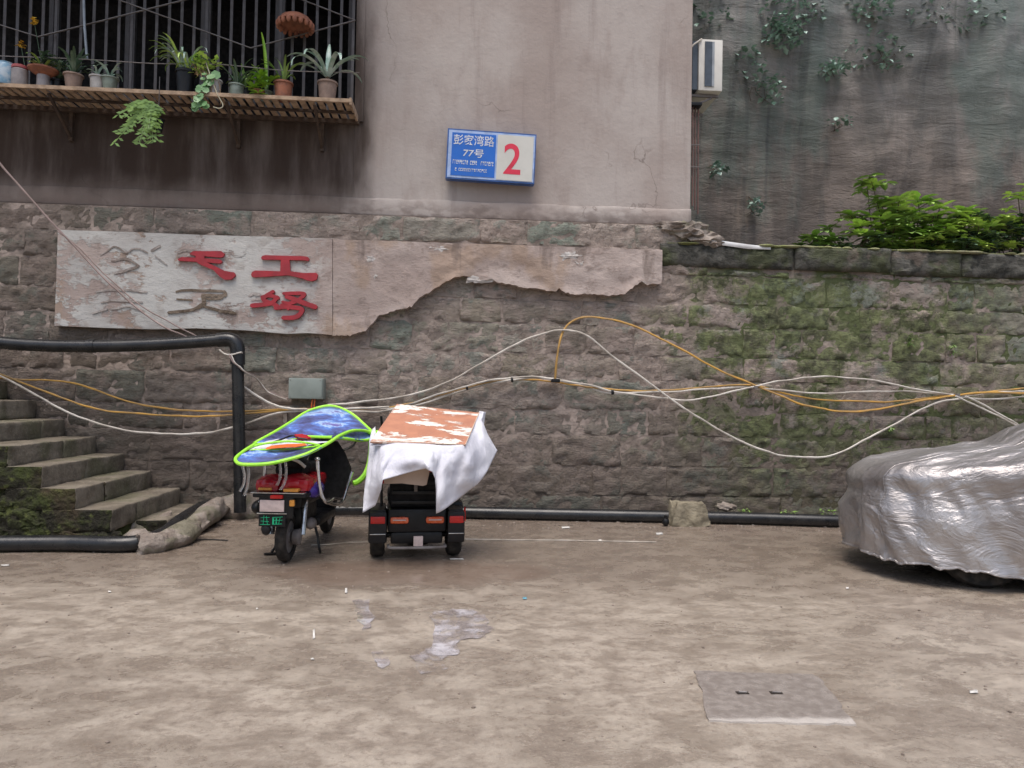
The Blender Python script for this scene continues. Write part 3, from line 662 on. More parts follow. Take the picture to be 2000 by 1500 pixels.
for k in range(34):
    t_ = rn.random(); p = Vector((-.02 - .10 * t_ + rn.uniform(-.07, .07), -.09 + rn.uniform(-.03, .03), .20 - .38 * t_)); az = rn.uniform(0, 6.28); rr_ = rn.uniform(.022, .038)
    nrm = Vector((rn.uniform(-.4, .4), -1, rn.uniform(0, .9))).normalized(); a_ = nrm.orthogonal(); b_ = nrm.cross(a_)
    ctr = bm.verts.new(p); ring = [bm.verts.new(p + (a_ * math.cos(q * 1.047) + b_ * math.sin(q * 1.047)) * rr_ + nrm * .006) for q in range(6)]
    for q in range(6): bm.faces.new((ctr, ring[q], ring[(q + 1) % 6]))
obj('foliage', bm, sm('round_leaf', (.13, .27, .10), .4, (.20, .36, .16), 12), vp_, local=True)
bm = B(); tube(bm, smooth([(-.08, -.05, .35), (0, -.09, .15), (.07, -.1, -.02), (.13, -.1, -.13), (.10, -.1, -.17), (.03, -.1, -.16)], 6), .006, 6); obj('runner', bm, sm('pale_runner', (.45, .42, .30), .6), vp_, local=True)
# hanging fern
p = U(283, 230, 8.12)
hf = thing('hanging_fern', 'feathery green plant hanging below the shelf in a small black pot', 'potted plant', p, group='potted plants on the flower shelf')
bm = B(); lathe(bm, [(.04, -.13), (.06, 0), (.065, 0), (.05, -.005), (0, -.01)], c=(.13, .03, .0), seg=16); obj('pot', bm, M['black'], hf, local=True)
bm = B(); rn = random.Random(12)
for k in range(26):
    q = Vector((.08 + rn.uniform(-.05, .08), rn.uniform(-.05, .05), .12)); e = Vector((rn.uniform(-.27, .14), rn.uniform(-.16, .04), rn.uniform(-.32, .14)))
    P = smooth([q, (q + e) / 2 + Vector((0, 0, .06)), e], 5); tube(bm, P, .003, 4)
    for i, pp in enumerate(P[1:]):
        for s_ in (-1, 1): 
            d = Vector((s_ * rn.uniform(.04, .085), rn.uniform(-.03, .01), rn.uniform(-.06, .01))); sd_ = Vector((.004, 0, .014)) 
            v = [bm.verts.new(x_) for x_ in (pp, pp + d * .5 + sd_, pp + d, pp + d * .5 - sd_)]; bm.faces.new(v)
obj('foliage', bm, M['leaf'], hf, local=True)
bm = B(); bar(bm, (.13, .03, .0), (.13, .03, .46), .006); obj('hanger', bm, M['iron'], hf, local=True)
# jars
p = U(10, 164, 8.27); p.z = ZL + .02; j1 = thing('storage_jar', 'large blue printed jar at the left end of the shelf', 'jar', p)
bm = B(); lathe(bm, [(.09, 0), (.098, .02), (.098, .20), (.085, .225), (.088, .24), (0, .24)]); obj('body', bm, M['bluejar'], j1, local=True)
p = U(38, 165, 8.27); p.z = ZL + .02; j2 = thing('storage_jar', 'milky plastic jar with a faded red lid', 'jar', p)
bm = B(); lathe(bm, [(.075, 0), (.08, .02), (.08, .17), (.068, .185), (0, .185)]); obj('body', bm, M['jar'], j2, local=True)
bm = B(); lathe(bm, [(.074, .186), (.078, .19), (.078, .215), (.06, .225), (0, .227)]); obj('lid', bm, sm('faded_red_lid', (.36, .08, .08), .5), j2, local=True)
# scalloped brown hat-like bowl hung on the bars
p = U(577, 45, 8.50); hb = thing('scalloped_basket', 'brown scalloped basket hung upside down on the bars', 'basket', p)
bm = B(); lathe(bm, [(0, .10), (.09, .09), (.16, .05), (.20, .0), (.205, -.02), (.19, -.02), (.14, .03), (0, .07)], seg=26); obj('dome', bm, M['terra'], hb, local=True)
for k in range(18):
    a = k * 2 * math.pi / 18; bm = B(); ellip(bm, (.19 * math.cos(a), .19 * math.sin(a), -.035), (.026, .026, .045)); obj('scallop', bm, M['terra'], hb, local=True)
for (px, py, lb) in ((68, 43, 'small yellow flower on the bars, higher of two'), (42, 88, 'ragged yellow flower on the bars, lower of two')):
    p = U(px, py, 8.40); fl = thing('yellow_flower', lb, 'flower', p, group='yellow flowers on the bars'); rn = random.Random(px)
    bm = B(); clump(bm, (0, 0, 0), 14, (.025, .02, .05), .05, px, flat=1.6); obj('petals', bm, M['yellow'], fl, local=True)
    bm = B(); tube(bm, smooth([(0, 0, -.03), (.02, .03, -.2), (.05, .06, -.42)], 4), .003, 5); obj('stem', bm, M['leaf_dark'], fl, local=True)

# ---------------------------------------------------------------- address sign
p = U(870, 348, 8.60); W_, H_ = 1.035, .585
sg = thing('address_sign', 'blue and white metal street number sign on the plaster wall', 'sign', p, ry=R(1.7))
def spart(nm, x0, x1, z0, z1, y, mt, th=.004):
    bm = B(); box(bm, x0, x1, y, y + th, z0, z1); return obj(nm, bm, M[mt], sg, local=True, smooth_=False)
spart('backing', 0, W_, 0, H_, .0, 'sign_frame', .10); spart('rim', .016, W_ - .012, .016, H_ - .016, -.004, 'sign_rim'); spart('blue_field', .055, .565, .040, H_ - .045, -.008, 'sign_blue'); spart('number_field', .585, W_ - .03, .024, H_ - .034, -.008, 'sign_white')
def text(nm, body, x0, x1, z0, z1, mt, y=-.0095, off=0, shear=0):
    c = bpy.data.curves.new(nm, 'FONT'); c.body = body; c.size = 1; c.offset = off; c.extrude = .001; c.shear = shear
    to = bpy.data.objects.new(nm, c); col.objects.link(to); bpy.context.view_layer.update()
    me = bpy.data.meshes.new_from_object(to.evaluated_get(bpy.context.evaluated_depsgraph_get())); bpy.data.objects.remove(to)
    xs_ = [v.co.x for v in me.vertices]; ys_ = [v.co.y for v in me.vertices]; a, b, c_, d = min(xs_), max(xs_), min(ys_), max(ys_)
    for v in me.vertices: v.co = Vector((x0 + (v.co.x - a) / (b - a) * (x1 - x0), y - v.co.z * .5, z0 + (v.co.y - c_) / (d - c_) * (z1 - z0)))
    me.materials.clear(); me.materials.append(M[mt]); o = bpy.data.objects.new(nm, me); col.objects.link(o); o.parent = sg; return o
text('lettering', '彭家湾路', .075, .545, .400, .522, 'lettering', off=.006)
text('lettering', '77号', .19, .43, .262, .358, 'lettering', off=.012, shear=.12)
text('number', '2', .665, .865, .095, .455, 'sign_red', off=.012)
rn = random.Random(5)                    # two lines of print too small and blurred to read
for z0, h_, xa, xb in ((.175, .050, .075, .56), (.095, .036, .105, .50)):
    bm = B(); x = xa; k = 0
    while x < xb - .02:
        k += 1
        if rn.random() < .08: x += .02; continue
        w1 = rn.uniform(.012, .02)
        box(bm, x, x + .004, -.0105, -.008, z0, z0 + h_ * rn.uniform(.8, 1)); box(bm, x + .0041, x + w1, -.0103, -.008, z0 + h_ * rn.uniform(.35, .8), z0 + h_ * .95)
        if rn.random() < .6: box(bm, x + .0042, x + w1, -.0101, -.008, z0, z0 + h_ * .18)
        x += w1 + .006
    obj('small_print', bm, M['lettering'], sg, local=True, smooth_=False, kind='stuff')

# ---------------------------------------------------------------- air conditioner and pipes on the house side
ac = thing('air_conditioner', 'cream outdoor air conditioner hung on the side wall of the house', 'air conditioner', U(1383, 175, 9.0))
a0 = U(1364, 176, 9.0); a1 = U(1412, 78, 9.0); xa, xb, za, zb = a0.x, a1.x, a0.z, a1.z
bm = B(); box(bm, xa, xb, 9.0, 9.82, za, zb, bev=.012); obj('casing', bm, M['ac'], ac)
bm = B(); box(bm, xa + .075, xa + .165, 8.985, 8.998, za + .05, zb - .035); obj('side_recess', bm, M['acdark'], ac, smooth_=False)
bm = B(); box(bm, xa + .167, xa + .195, 8.986, 8.997, za + .05, zb - .035); obj('recess_lip', bm, sm('dull_grey', (.30, .33, .36), .5), ac, smooth_=False)
bm = B(); box(bm, xa - .07, xa - .002, 9.03, 9.80, za + .02, zb - .02); obj('coil', bm, M['acdark'], ac, smooth_=False)
for y_ in (9.1, 9.7):
    bm = B(); bar(bm, (XE, y_, za - .03), (xb - .02, y_, za - .03), .03); bar(bm, (XE + .01, y_, za - .22), (xb - .1, y_, za - .05), .02); obj('bracket', bm, M['steel'], ac, smooth_=False)
bm = B(); tube(bm, smooth([(XE + .0, 9.0, zb - .26), (XE + .06, 8.97, zb - .12), (xa + .03, 8.985, zb - .01)], 5), .012, 6); obj('pipe_sleeve', bm, M['white_cable'], ac)
bm = B(); p1 = U(1352, 203, 9.0); box(bm, XE, XE + .20, 8.96, 9.10, p1.z - .03, p1.z + .015, bev=.006); tag(obj('wall_bracket', bm, M['black']), 'black stub bracket on the house corner below the air conditioner', 'bracket')
dp = thing('rusty_rods', 'bunch of thin reddish pipes running down behind the house corner', 'pipe', U(1358, 400, 9.0))
for k, px in enumerate((1353, 1358, 1364)):
    bm = B(); a = U(px, 208, 9.02 + .04 * k); b = U(px - 1, 402 + 8 * k, 9.02 + .04 * k); tube(bm, [a, b], .009, 6); obj('pipe', bm, M['rustpipe'], dp)
for py in (283, 326):
    bm = B(); a = U(1347, py, 8.99); b = U(1367, py, 8.99); bar(bm, a, b, .012); obj('clamp', bm, M['steel'], dp, smooth_=False)

# ---------------------------------------------------------------- stairs on the left
st = thing('stone_stairs', 'worn stone stairs climbing left along the wall', 'stairs', (-4.5, 7.8, 0))
edges_ = [(-2.86, .135), (-3.14, .32), (-3.46, .51), (-3.76, .70), (-4.06, .885), (-4.42, 1.075), (-4.72, 1.28), (-5.03, 1.485), (-5.34, 1.68)]
YA = 7.0
def slab(x0, x1, y0, y1, z0, z1, par, nm='step', mt='step'):
    bm = B(); nx = max(3, int((x1 - x0) / .07)); ny = max(6, int((y1 - y0) / .09)); b = bmesh.new()
    bmesh.ops.create_cube(b, size=1)
    for v in b.verts: v.co = Vector(((x0 + x1) / 2 + v.co.x * (x1 - x0), (y0 + y1) / 2 + v.co.y * (y1 - y0), (z0 + z1) / 2 + v.co.z * (z1 - z0)))
    bmesh.ops.bevel(b, geom=b.edges[:], offset=.014, segments=2, affect='EDGES', profile=.5)
    bmesh.ops.subdivide_edges(b, edges=[e for e in b.edges if e.calc_length() > .12], cuts=6, use_grid_fill=True)
    for v in b.verts:
        c_ = v.co; v.co = c_ + Vector((.016 * fr(c_, 4), .016 * fr(c_ + Vector((9, 0, 0)), 4), .008 * fr(c_ + Vector((0, 9, 0)), 3)))
    join(bm, b); o = obj(nm, bm, M[mt], par, ang=50); o.data.materials.append(M['moss'])
    for f in o.data.polygons:
        if f.normal.y < -.6 and y0 < YA + .6: f.material_index = 1
for k, (xe_, zt) in enumerate(edges_):
    yf = YA + (.55 if k == 0 else 0); ym = yf + random.choice((.55, .8, .95, 1.2)); xb_ = xe_ - (.62 if k < 4 else .62)
    zb_ = zt - .2
    slab(xb_, xe_, yf, ym - .005, zb_, zt, st); slab(xb_, xe_ + random.uniform(-.008, .008), ym, WY - .06, zb_, zt, st)
bm = B()
for k, (xe_, zt) in enumerate(edges_[1:]):
    nxt = edges_[k + 2][0] if k + 2 < len(edges_) else -9
    rows = []
for k in range(1, len(edges_)):
    xr = edges_[k][0] - .03; xl = (edges_[k + 1][0] - .03) if k + 1 < len(edges_) else -8.0; zt = edges_[k][1] - .16
    nx = max(2, int((xr - xl) / .06)); nz = max(2, int(zt / .06)); rows = []
    for j in range(nz + 1):
        z = -.02 + (zt + .02) * j / nz; rows.append([(lerp(xl, xr, i / nx), YA + .035 - .06 * fr((lerp(xl, xr, i / nx) * 2, 3, z * 3), 1.2, 5), z) for i in range(nx + 1)])
    grid(bm, rows)
    grid(bm, [[(xr, y_, z) for y_ in (YA + .03, 7.8, WY - .05)] for z in (-.02, zt)])
obj('side_wall', bm, M['moss'], st, ang=80)
# moss stones set in the flank
rn = random.Random(31)
for k in range(46):
    x = rn.uniform(-5.3, -3.2); zt = max([z_ for e_, z_ in edges_[1:] if e_ > x + .1] + [.3]); zt = [z_ for e_, z_ in edges_[1:] if e_ - .62 <= x][0] if x > -5.9 else 1; rz = rn.uniform(.05, .09); z = rn.uniform(.05, max(.1, zt - .26))
    bm = B(); ellip(bm, (x, YA + .03, z), (rn.uniform(.08, .18), .045, rz), nz=.5, ns=1.6); obj('flank_stone', bm, M['moss'], st)

# ---------------------------------------------------------------- pipes
pu = thing('drain_pipe', 'black plastic pipe crossing above the stairs and dropping to the ground', 'pipe', G(468, 1000))
P = [U(-140, 650, 8.35), U(-60, 658, 8.35), U(0, 669, 8.35), U(90, 675, 8.35), U(200, 676, 8.35), U(300, 673, 8.35), U(380, 668, 8.35), U(432, 664, 8.35)]
bm = B(); tube(bm, smooth(P, 6), .068, 20); obj('horizontal_run', bm, M['pipe'], pu)
bm = B(); tube(bm, smooth([U(425, 664.5, 8.35), U(447, 663, 8.35), U(459, 669, 8.35), U(464, 684, 8.35), U(464, 712, 8.35)], 6), .078, 20); obj('elbow', bm, M['pipe'], pu)
bm = B(); tube(bm, [U(464, 700, 8.35), U(466, 800, 8.36), U(468, 900, 8.37), U(469, 1000, 8.38)], .066, 20); obj('vertical_run', bm, M['pipe'], pu)
bm = B()
for px in (172,): tube(bm, [U(px, 676, 8.35), U(px + 14, 676, 8.35)], .074, 20)
obj('coupling', bm, M['pipe'], pu)
pg = thing('ground_pipe', 'long black water pipe lying along the foot of the wall and around the stairs', 'pipe', (0, 8.5, 0))
gp = [G(-160, 1080, .0), G(0, 1078), G(130, 1077), G(255, 1078), G(318, 1066), G(350, 1045), G(400, 1012), G(436, 1003), G(520, 1009), G(700, 1008), G(910, 1013), G(1100, 1017), G(1300, 1021), G(1480, 1025), G(1640, 1030), G(1850, 1034), G(2300, 1045)]
gp = [Vector((p.x, p.y, .072)) for p in gp]; gp[4].z = .10; gp[5].z = .13; gp[6].z = .13; gp[7].z = .10
bm = B(); tube(bm, smooth(gp, 6), .069, 18); obj('pipe', bm, M['pipe'], pg)
for q in (130, 1180):
    bm = B(); a = G(q, 1078 if q < 500 else 1018.3); a.z = .072; b = G(q + 16, 1078 if q < 500 else 1018.6); b.z = .072
# concrete casing around the pipe bend
cs = thing('concrete_casing', 'broken concrete casing heaped over the pipe bend by the stairs', 'concrete', G(330, 1070))
def lump(c, r, nz=.3, ns=2.2, nm='lump', par=cs):
    bm = B(); ellip(bm, c, r, nz=nz, ns=ns)
    for v in bm.verts: v.co.z = max(v.co.z, -.02)
    obj(nm, bm, M['concrete'], par, ang=60)
def rnd_path(pts, r, nm, par=cs, sq=.85):
    bm = B(); P = smooth(pts, 8); tube(bm, P, lambda t_: r * (1 + .12 * math.sin(t_ * 17)) * (.75 if t_ in (0, 1) else 1), 18)
    for v in bm.verts: v.co += Vector((1, 1, sq)) * (.075 * fr(v.co, 3.2, 5)); v.co.z = max(-.02, v.co.z * .92)
    obj(nm, bm, M['concrete'], par, ang=60)
rnd_path([G(262, 1080) + Vector((0, 0, .05)), G(310, 1075) + Vector((0, 0, .06)), G(352, 1058) + Vector((.03, -.0, .08)), G(392, 1030) + Vector((.03, 0, .11)), G(425, 1008) + Vector((.05, 0, .13))], .115, 'casing_side')
rnd_path([G(232, 1048) + Vector((0, .1, .05)), G(285, 1042) + Vector((0, .1, .05)), G(330, 1030) + Vector((-.05, 0, .06))], .07, 'casing_side')
lump(G(272, 1072) + Vector((0, 0, .06)), (.16, .13, .11), nm='casing_end')
md = thing('concrete_mound', 'rounded concrete footing around the black upright pipe', 'concrete', G(465, 1008))
lump(G(468, 1010) + Vector((0, .05, .06)), (.30, .2, .20), .22, 2, 'mound', md); lump(G(440, 1003) + Vector((-.03, .0, .07)), (.20, .17, .17), .22, 2, 'mound', md)
bl = thing('concrete_block', 'rough pale concrete block cast over the ground pipe', 'concrete', G(1345, 1025))
bm = B(); b = bmesh.new(); bmesh.ops.create_cube(b, size=1); bmesh.ops.subdivide_edges(b, edges=b.edges[:], cuts=7, use_grid_fill=True); c_ = G(1345, 1026)
for v in b.verts:
    t_ = (v.co.z + .5); v.co = Vector((c_.x + v.co.x * (.42 - .10 * t_), c_.y + .08 + v.co.y * .34, t_ * .245)); v.co += Vector((1, 1, 1)) * .035 * fr(v.co, 5)
join(bm, b); obj('block', bm, sm('yellowed_concrete', (.27, .235, .165), .9, (.17, .145, .10), 9, .02, 20), bl, ang=60)
bm = B(); c_ = G(1300, 1028); ellip(bm, c_ + Vector((0, 0, .05)), (.04, .04, .05)); box(bm, c_.x - .012, c_.x + .012, c_.y - .03, c_.y + .03, .08, .12); tag(obj('valve', bm, M['black']), 'small black valve on the ground beside the concrete block', 'valve')
rk = thing('loose_stone', 'flat pale stone on the pipe at the foot of the wall', 'stone', G(1418, 1010)); lump(U(1418, 990, 8.42), (.12, .07, .045), .4, 3, 'stone_body', rk)

# ---------------------------------------------------------------- cables
def cable(pxs, mt, label, r=.0105, Y=8.56, nm='cable', grp='cables looped along the wall', seg=6, jit=.02):
    P = []
    for i, q in enumerate(pxs):
        yy = q[2] if len(q) > 2 else Y + jit * math.sin(i * 1.7 + len(pxs))
        P.append(U(q[0], q[1], yy))
    bm = B(); Q = smooth(P, 6); ph = len(pxs) * 3.1 + pxs[1][1]
    for i, p in enumerate(Q): p.z += .011 * fr((p.x * 2.3, ph, p.z), 1, 3); p.y += .012 * fr((p.x * 3, 5, ph), 1, 3)
    tube(bm, Q, lambda t_: r * (1 + .10 * math.sin(t_ * 61)), seg); o = obj(nm, bm, M[mt]); tag(o, label, 'cable', grp); return o
cable([(640, 790), (700, 786), (800, 771), (870, 748), (930, 716), (1000, 676), (1060, 651), (1105, 645), (1150, 658), (1200, 699), (1250, 733), (1300, 772), (1350, 808), (1400, 838), (1460, 868), (1520, 888), (1570, 893), (1612, 892), (1660, 875), (1740, 832), (1790, 805), (1840, 785), (1880, 778)], 'white_cable', 'white cable with the deepest sag, dipping low before the covered car', .0115, 8.50)
cable([(1084, 742), (1087, 705), (1093, 668), (1101, 645), (1118, 628), (1150, 619), (1195, 624), (1245, 640), (1300, 666), (1350, 692), (1400, 721), (1470, 750), (1510, 767), (1560, 789), (1620, 801), (1680, 803), (1740, 795), (1800, 782), (1870, 773), (1930, 766), (2060, 770)], 'yellow_cable', 'yellow cable rising in the highest loop above the others', .0125, 8.51)
cable([(640, 806), (740, 803), (800, 790), (850, 772), (900, 757), (950, 744), (1000, 737), (1040, 736), (1085, 741), (1150, 752), (1190, 763), (1260, 773), (1330, 782), (1380, 776), (1430, 765), (1475, 755), (1530, 744), (1610, 736), (1700, 743), (1780, 757), (1850, 769), (1930, 779), (2060, 768)], 'white_cable', 'white cable that arches up right of the crossing point', .0105, 8.53)
cable([(700, 797), (790, 797), (850, 780), (900, 765), (950, 750), (1010, 741), (1085, 740), (1150, 757), (1190, 768), (1260, 766), (1330, 764), (1400, 759), (1470, 757), (1540, 764), (1620, 769), (1700, 766), (1780, 765), (1850, 770), (1900, 772), (1960, 766), (2060, 762)], 'white_cable', 'straightest white cable, close along the wall', .010, 8.56)
cable([(-30, 736), (30, 740), (90, 742), (140, 747), (180, 759), (230, 778), (280, 791), (340, 800), (400, 803), (470, 803), (560, 800), (640, 800), (740, 798), (800, 789), (860, 772), (950, 748), (1020, 741), (1085, 746), (1180, 760), (1280, 762), (1380, 756), (1470, 753), (1520, 765), (1580, 778), (1660, 784), (1740, 784), (1800, 779), (1870, 771), (1940, 764), (2060, 752)], 'yellow_cable', 'long yellow cable running the whole wall, upper one at the stairs', .0105, 8.57)
cable([(-30, 722), (0, 731), (60, 754), (130, 780), (200, 800), (280, 808), (360, 813), (420, 813), (470, 809), (520, 803), (580, 799), (660, 801)], 'yellow_cable', 'second yellow cable, sagging below the first over the stairs', .0105, 8.50)
cable([(-30, 725), (0, 733), (60, 765), (110, 793), (160, 815), (210, 832), (280, 845), (350, 848), (410, 844), (455, 834), (500, 820), (550, 806), (600, 800), (680, 799), (760, 795)], 'white_cable', 'white cable with the lowest sag over the stairs', .0115, 8.46)
cable([(472, 752), (500, 772), (530, 788), (565, 798), (600, 799)], 'white_cable', 'short thick white cable joining the bundle from the upright pipe', .014, 8.46)
cable([(-40, 268, 8.1), (0, 320, 8.15), (55, 383, 8.2), (110, 443, 8.25), (155, 492, 8.3), (205, 545, 8.3), (270, 603, 8.32), (325, 640, 8.32), (372, 662, 8.42)], 'pink_cable', 'dusty cable slanting down across the white panel', .011, nm='slanting_cable', grp='cables slanting across the panel')
cable([(112, 450, 8.46), (160, 490, 8.46), (210, 540, 8.46), (275, 596, 8.46), (330, 628, 8.46), (400, 665, 8.46)], 'pink_cable', 'thinner second cable slanting beside the first on the panel', .008, nm='slanting_cable', grp='cables slanting across the panel')
cable([(428, 684, 8.30), (440, 692, 8.27), (455, 693, 8.26), (470, 690, 8.27), (474, 692, 8.33)], 'white_cable', 'white cable tie knotted round the upright pipe', .008, nm='cable_tie', grp='ties on the upright pipe')
cable([(448, 692, 8.26), (455, 706, 8.26), (466, 715, 8.27), (475, 724, 8.30), (497, 735, 8.45), (508, 748, 8.5), (520, 762, 8.52), (540, 770, 8.55), (555, 778, 8.56), (568, 776, 8.56)], 'pink_cable', 'kinked twin wire from the pipe top into the grey box', .009, nm='box_wire', grp='wires to the grey box')
cable([(452, 694, 8.255), (459, 708, 8.255), (470, 717, 8.265), (479, 726, 8.29), (500, 738, 8.44), (512, 752, 8.49), (524, 766, 8.51), (543, 774, 8.54), (560, 780, 8.55)], 'white_cable', 'kinked white wire beside the twin wire into the grey box', .007, nm='box_wire', grp='wires to the grey box')
cable([(1866, 774), (1900, 788), (1930, 802), (1965, 820), (2000, 840)], 'white_cable', 'white cable end dropping behind the covered car, left one', .0105, 8.45, nm='cable_end', grp='cable ends behind the car')
cable([(1885, 774), (1920, 790), (1945, 806), (1975, 822), (2010, 845)], 'white_cable', 'white cable end dropping behind the covered car, right one', .0105, 8.47, nm='cable_end', grp='cable ends behind the car')
cable([(474, 905, 8.24), (478, 925, 8.23), (477, 945, 8.23), (470, 958, 8.24)], 'white_cable', 'thin pale wire hanging loosely down the upright pipe', .006, nm='loose_wire', grp='ties on the upright pipe')
bm = B()
for (px, py) in ((1085, 743),): c_ = U(px, py, 8.53); box(bm, c_.x - .05, c_.x + .05, 8.50, 8.6, c_.z - .022, c_.z + .018, bev=.006); bar(bm, c_, c_ + Vector((0, .2, 0)), .014)
tag(obj('cable_clip', bm, M['black']), 'dark clip pinning the cable bundle below the yellow loop', 'clip')
bm = B(); c_ = U(1474, 756, 8.53); box(bm, c_.x - .02, c_.x + .02, 8.49, 8.66, c_.z - .015, c_.z + .015); tag(obj('cable_clip', bm, M['steel']), 'small nail clip where the cables cross on the mossy wall', 'clip')
bm = B(); c_ = U(1868, 771, 8.53); box(bm, c_.x - .02, c_.x + .02, 8.49, 8.66, c_.z - .015, c_.z + .015); tag(obj('cable_clip', bm, M['steel']), 'small nail clip nearest the covered car', 'clip')
for px, py, w_, lb in ((912, 757, .012, 'black tape band on the cables just right of the trike board'), (1000, 742, .012, 'black tape band on the cables left of the yellow loop'), (1196, 766, .014, 'black tape band on the cables right of the yellow loop'), (655, 799, .014, 'black tape band on the cables right of the grey box')):
    c_ = U(px, py, 8.54); bm = B(); tube(bm, [c_ - Vector((w_, 0, .0)), c_ + Vector((w_, 0, .003))], .030, 10); tag(obj('tape_band', bm, M['black']), lb, 'tape', 'tape bands on the cables')
jb = thing('junction_box', 'grey plastic junction box on the wall above the scooter', 'junction box', U(598, 758, 8.5))
q0, q1 = U(562, 779, 8.48), U(631, 739, 8.48)
bm = B(); box(bm, q0.x, q1.x, 8.50, 8.68, q0.z, q1.z, bev=.008); obj('body', bm, M['grey'], jb)
bm = B(); box(bm, q0.x + .006, q1.x - .01, 8.478, 8.499, q0.z + .006, q1.z - .006, bev=.006); obj('lid', bm, M['grey'], jb)
for dx in (.025, q1.x - q0.x - .03):
    for dz in (.025, q1.z - q0.z - .025): bm = B(); lathe(bm, [(.006, 8.474), (.006, 8.479)], c=(q0.x + dx, 0, q0.z + dz), axis='Y', seg=8); obj('screw', bm, M['steel'], jb)
bm = B(); a = U(611, 779, 8.53); tube(bm, smooth([a, a + Vector((-.01, -.01, -.06)), a + Vector((-.012, -.0, -.16)), a + Vector((-.03, 0, -.30))], 5), .009, 6); tube(bm, smooth([a + Vector((.025, 0, 0)), a + Vector((.02, -.01, -.07)), a + Vector((.015, -.0, -.2))], 5), .008, 6); obj('orange_wire', bm, M['orange'], jb)
bm = B(); a = U(557, 822, 8.60); box(bm, a.x - .02, a.x + .02, 8.59, 8.66, a.z - .12, a.z + .12); tag(obj('conduit_stub', bm, M['concrete']), 'short pale upright stub on the wall below the cables behind the scooter', 'pipe')

# ---------------------------------------------------------------- electric scooter
SO = Vector((-1.43, 6.35, 0))
scn = thing('electric_scooter', 'red and black electric scooter under a folded rain canopy, seen from behind', 'scooter', SO, R(-4))
Lp = lambda bm, nm, mt, par=scn, **k: obj(nm, bm, M[mt], par, local=True, **k)
def wheel(par, y, r, w_, x=0, nm='wheel', rimm='chrome', local=True, z=None):
    z = r if z is None else z
    b = B(); lathe(b, [(r * .66, -w_ * .42), (r * .86, -w_ * .5), (r * .97, -w_ * .36), (r, -w_ * .12), (r, w_ * .12), (r * .97, w_ * .36), (r * .86, w_ * .5), (r * .66, w_ * .42), (r * .66, -w_ * .42)], c=(x, y, z), axis='X', seg=32)
    ty = obj(nm, b, M['rubber'], par, local=True)
    b = B(); lathe(b, [(r * .66, -w_ * .3), (r * .60, -w_ * .32), (r * .58, -.01), (r * .58, .01), (r * .60, w_ * .32), (r * .66, w_ * .3)], c=(x, y, z), axis='X', seg=28)
    for k in range(5):
        a = k * 2 * math.pi / 5; bar(b, (x, y + .03 * math.cos(a), z + .03 * math.sin(a)), (x, y + r * .6 * math.cos(a), z + r * .6 * math.sin(a)), .025, .02)
    lathe(b, [(.05, -w_ * .45), (.055, 0), (.05, w_ * .45)], c=(x, y, z), axis='X', seg=16)
    rm = obj('rim', b, M[rimm], ty, local=True); return ty
wheel(scn, 0, .205, .09, rimm='steel'); wheel(scn, 1.36, .205, .085, rimm='steel')
b = B(); box(b, -.14, .14, -.05, .62, .44, .60, bev=.05); box(b, -.10, .10, .1, .6, .24, .44, bev=.04); Lp(b, 'rear_body', 'black')
b = B(); ellip(b, (-.10, -.10, .655), (.115, .13, .085)); ellip(b, (.11, -.09, .665), (.135, .14, .085)); box(b, -.205, -.01, -.215, .4, .602, .705, bev=.04); box(b, .005, .235, -.22, .4, .603, .715, bev=.045); Lp(b, 'rear_cowl', 'scooter_red')
b = B(); box(b, -.20, .23, -.275, -.10, .565, .60, bev=.014); Lp(b, 'bumper_strip', 'black')
b = B(); box(b, -.21, .22, -.285, -.20, .600, .609, bev=.003); Lp(b, 'chrome_strip', 'chrome')
b = B(); box(b, .05, .17, -.292, -.20, .615, .640, bev=.01); Lp(b, 'tail_lamp', 'amber')
b = B(); box(b, -.17, -.06, -.236, -.20, .618, .64, bev=.008); Lp(b, 'tail_lamp', 'amber')
b = B(); ellip(b, (.22, .05, .60), (.06, .18, .07)); Lp(b, 'side_panel', 'purple')
b = B(); box(b, -.11, .13, -.02, .55, .72, .80, bev=.035); Lp(b, 'seat', 'matte')
b = B(); ellip(b, (.05, -.02, .84), (.11, .10, .06)); ellip(b, (-.06, .05, .83), (.1, .1, .05)); Lp(b, 'seat_bag', 'matte')
b = B(); tube(b, smooth([(-.02, -.12, .84), (.04, -.16, .875), (.12, -.14, .85), (.17, -.1, .80)], 5), .013, 8); Lp(b, 'grey_band', 'white_cable')
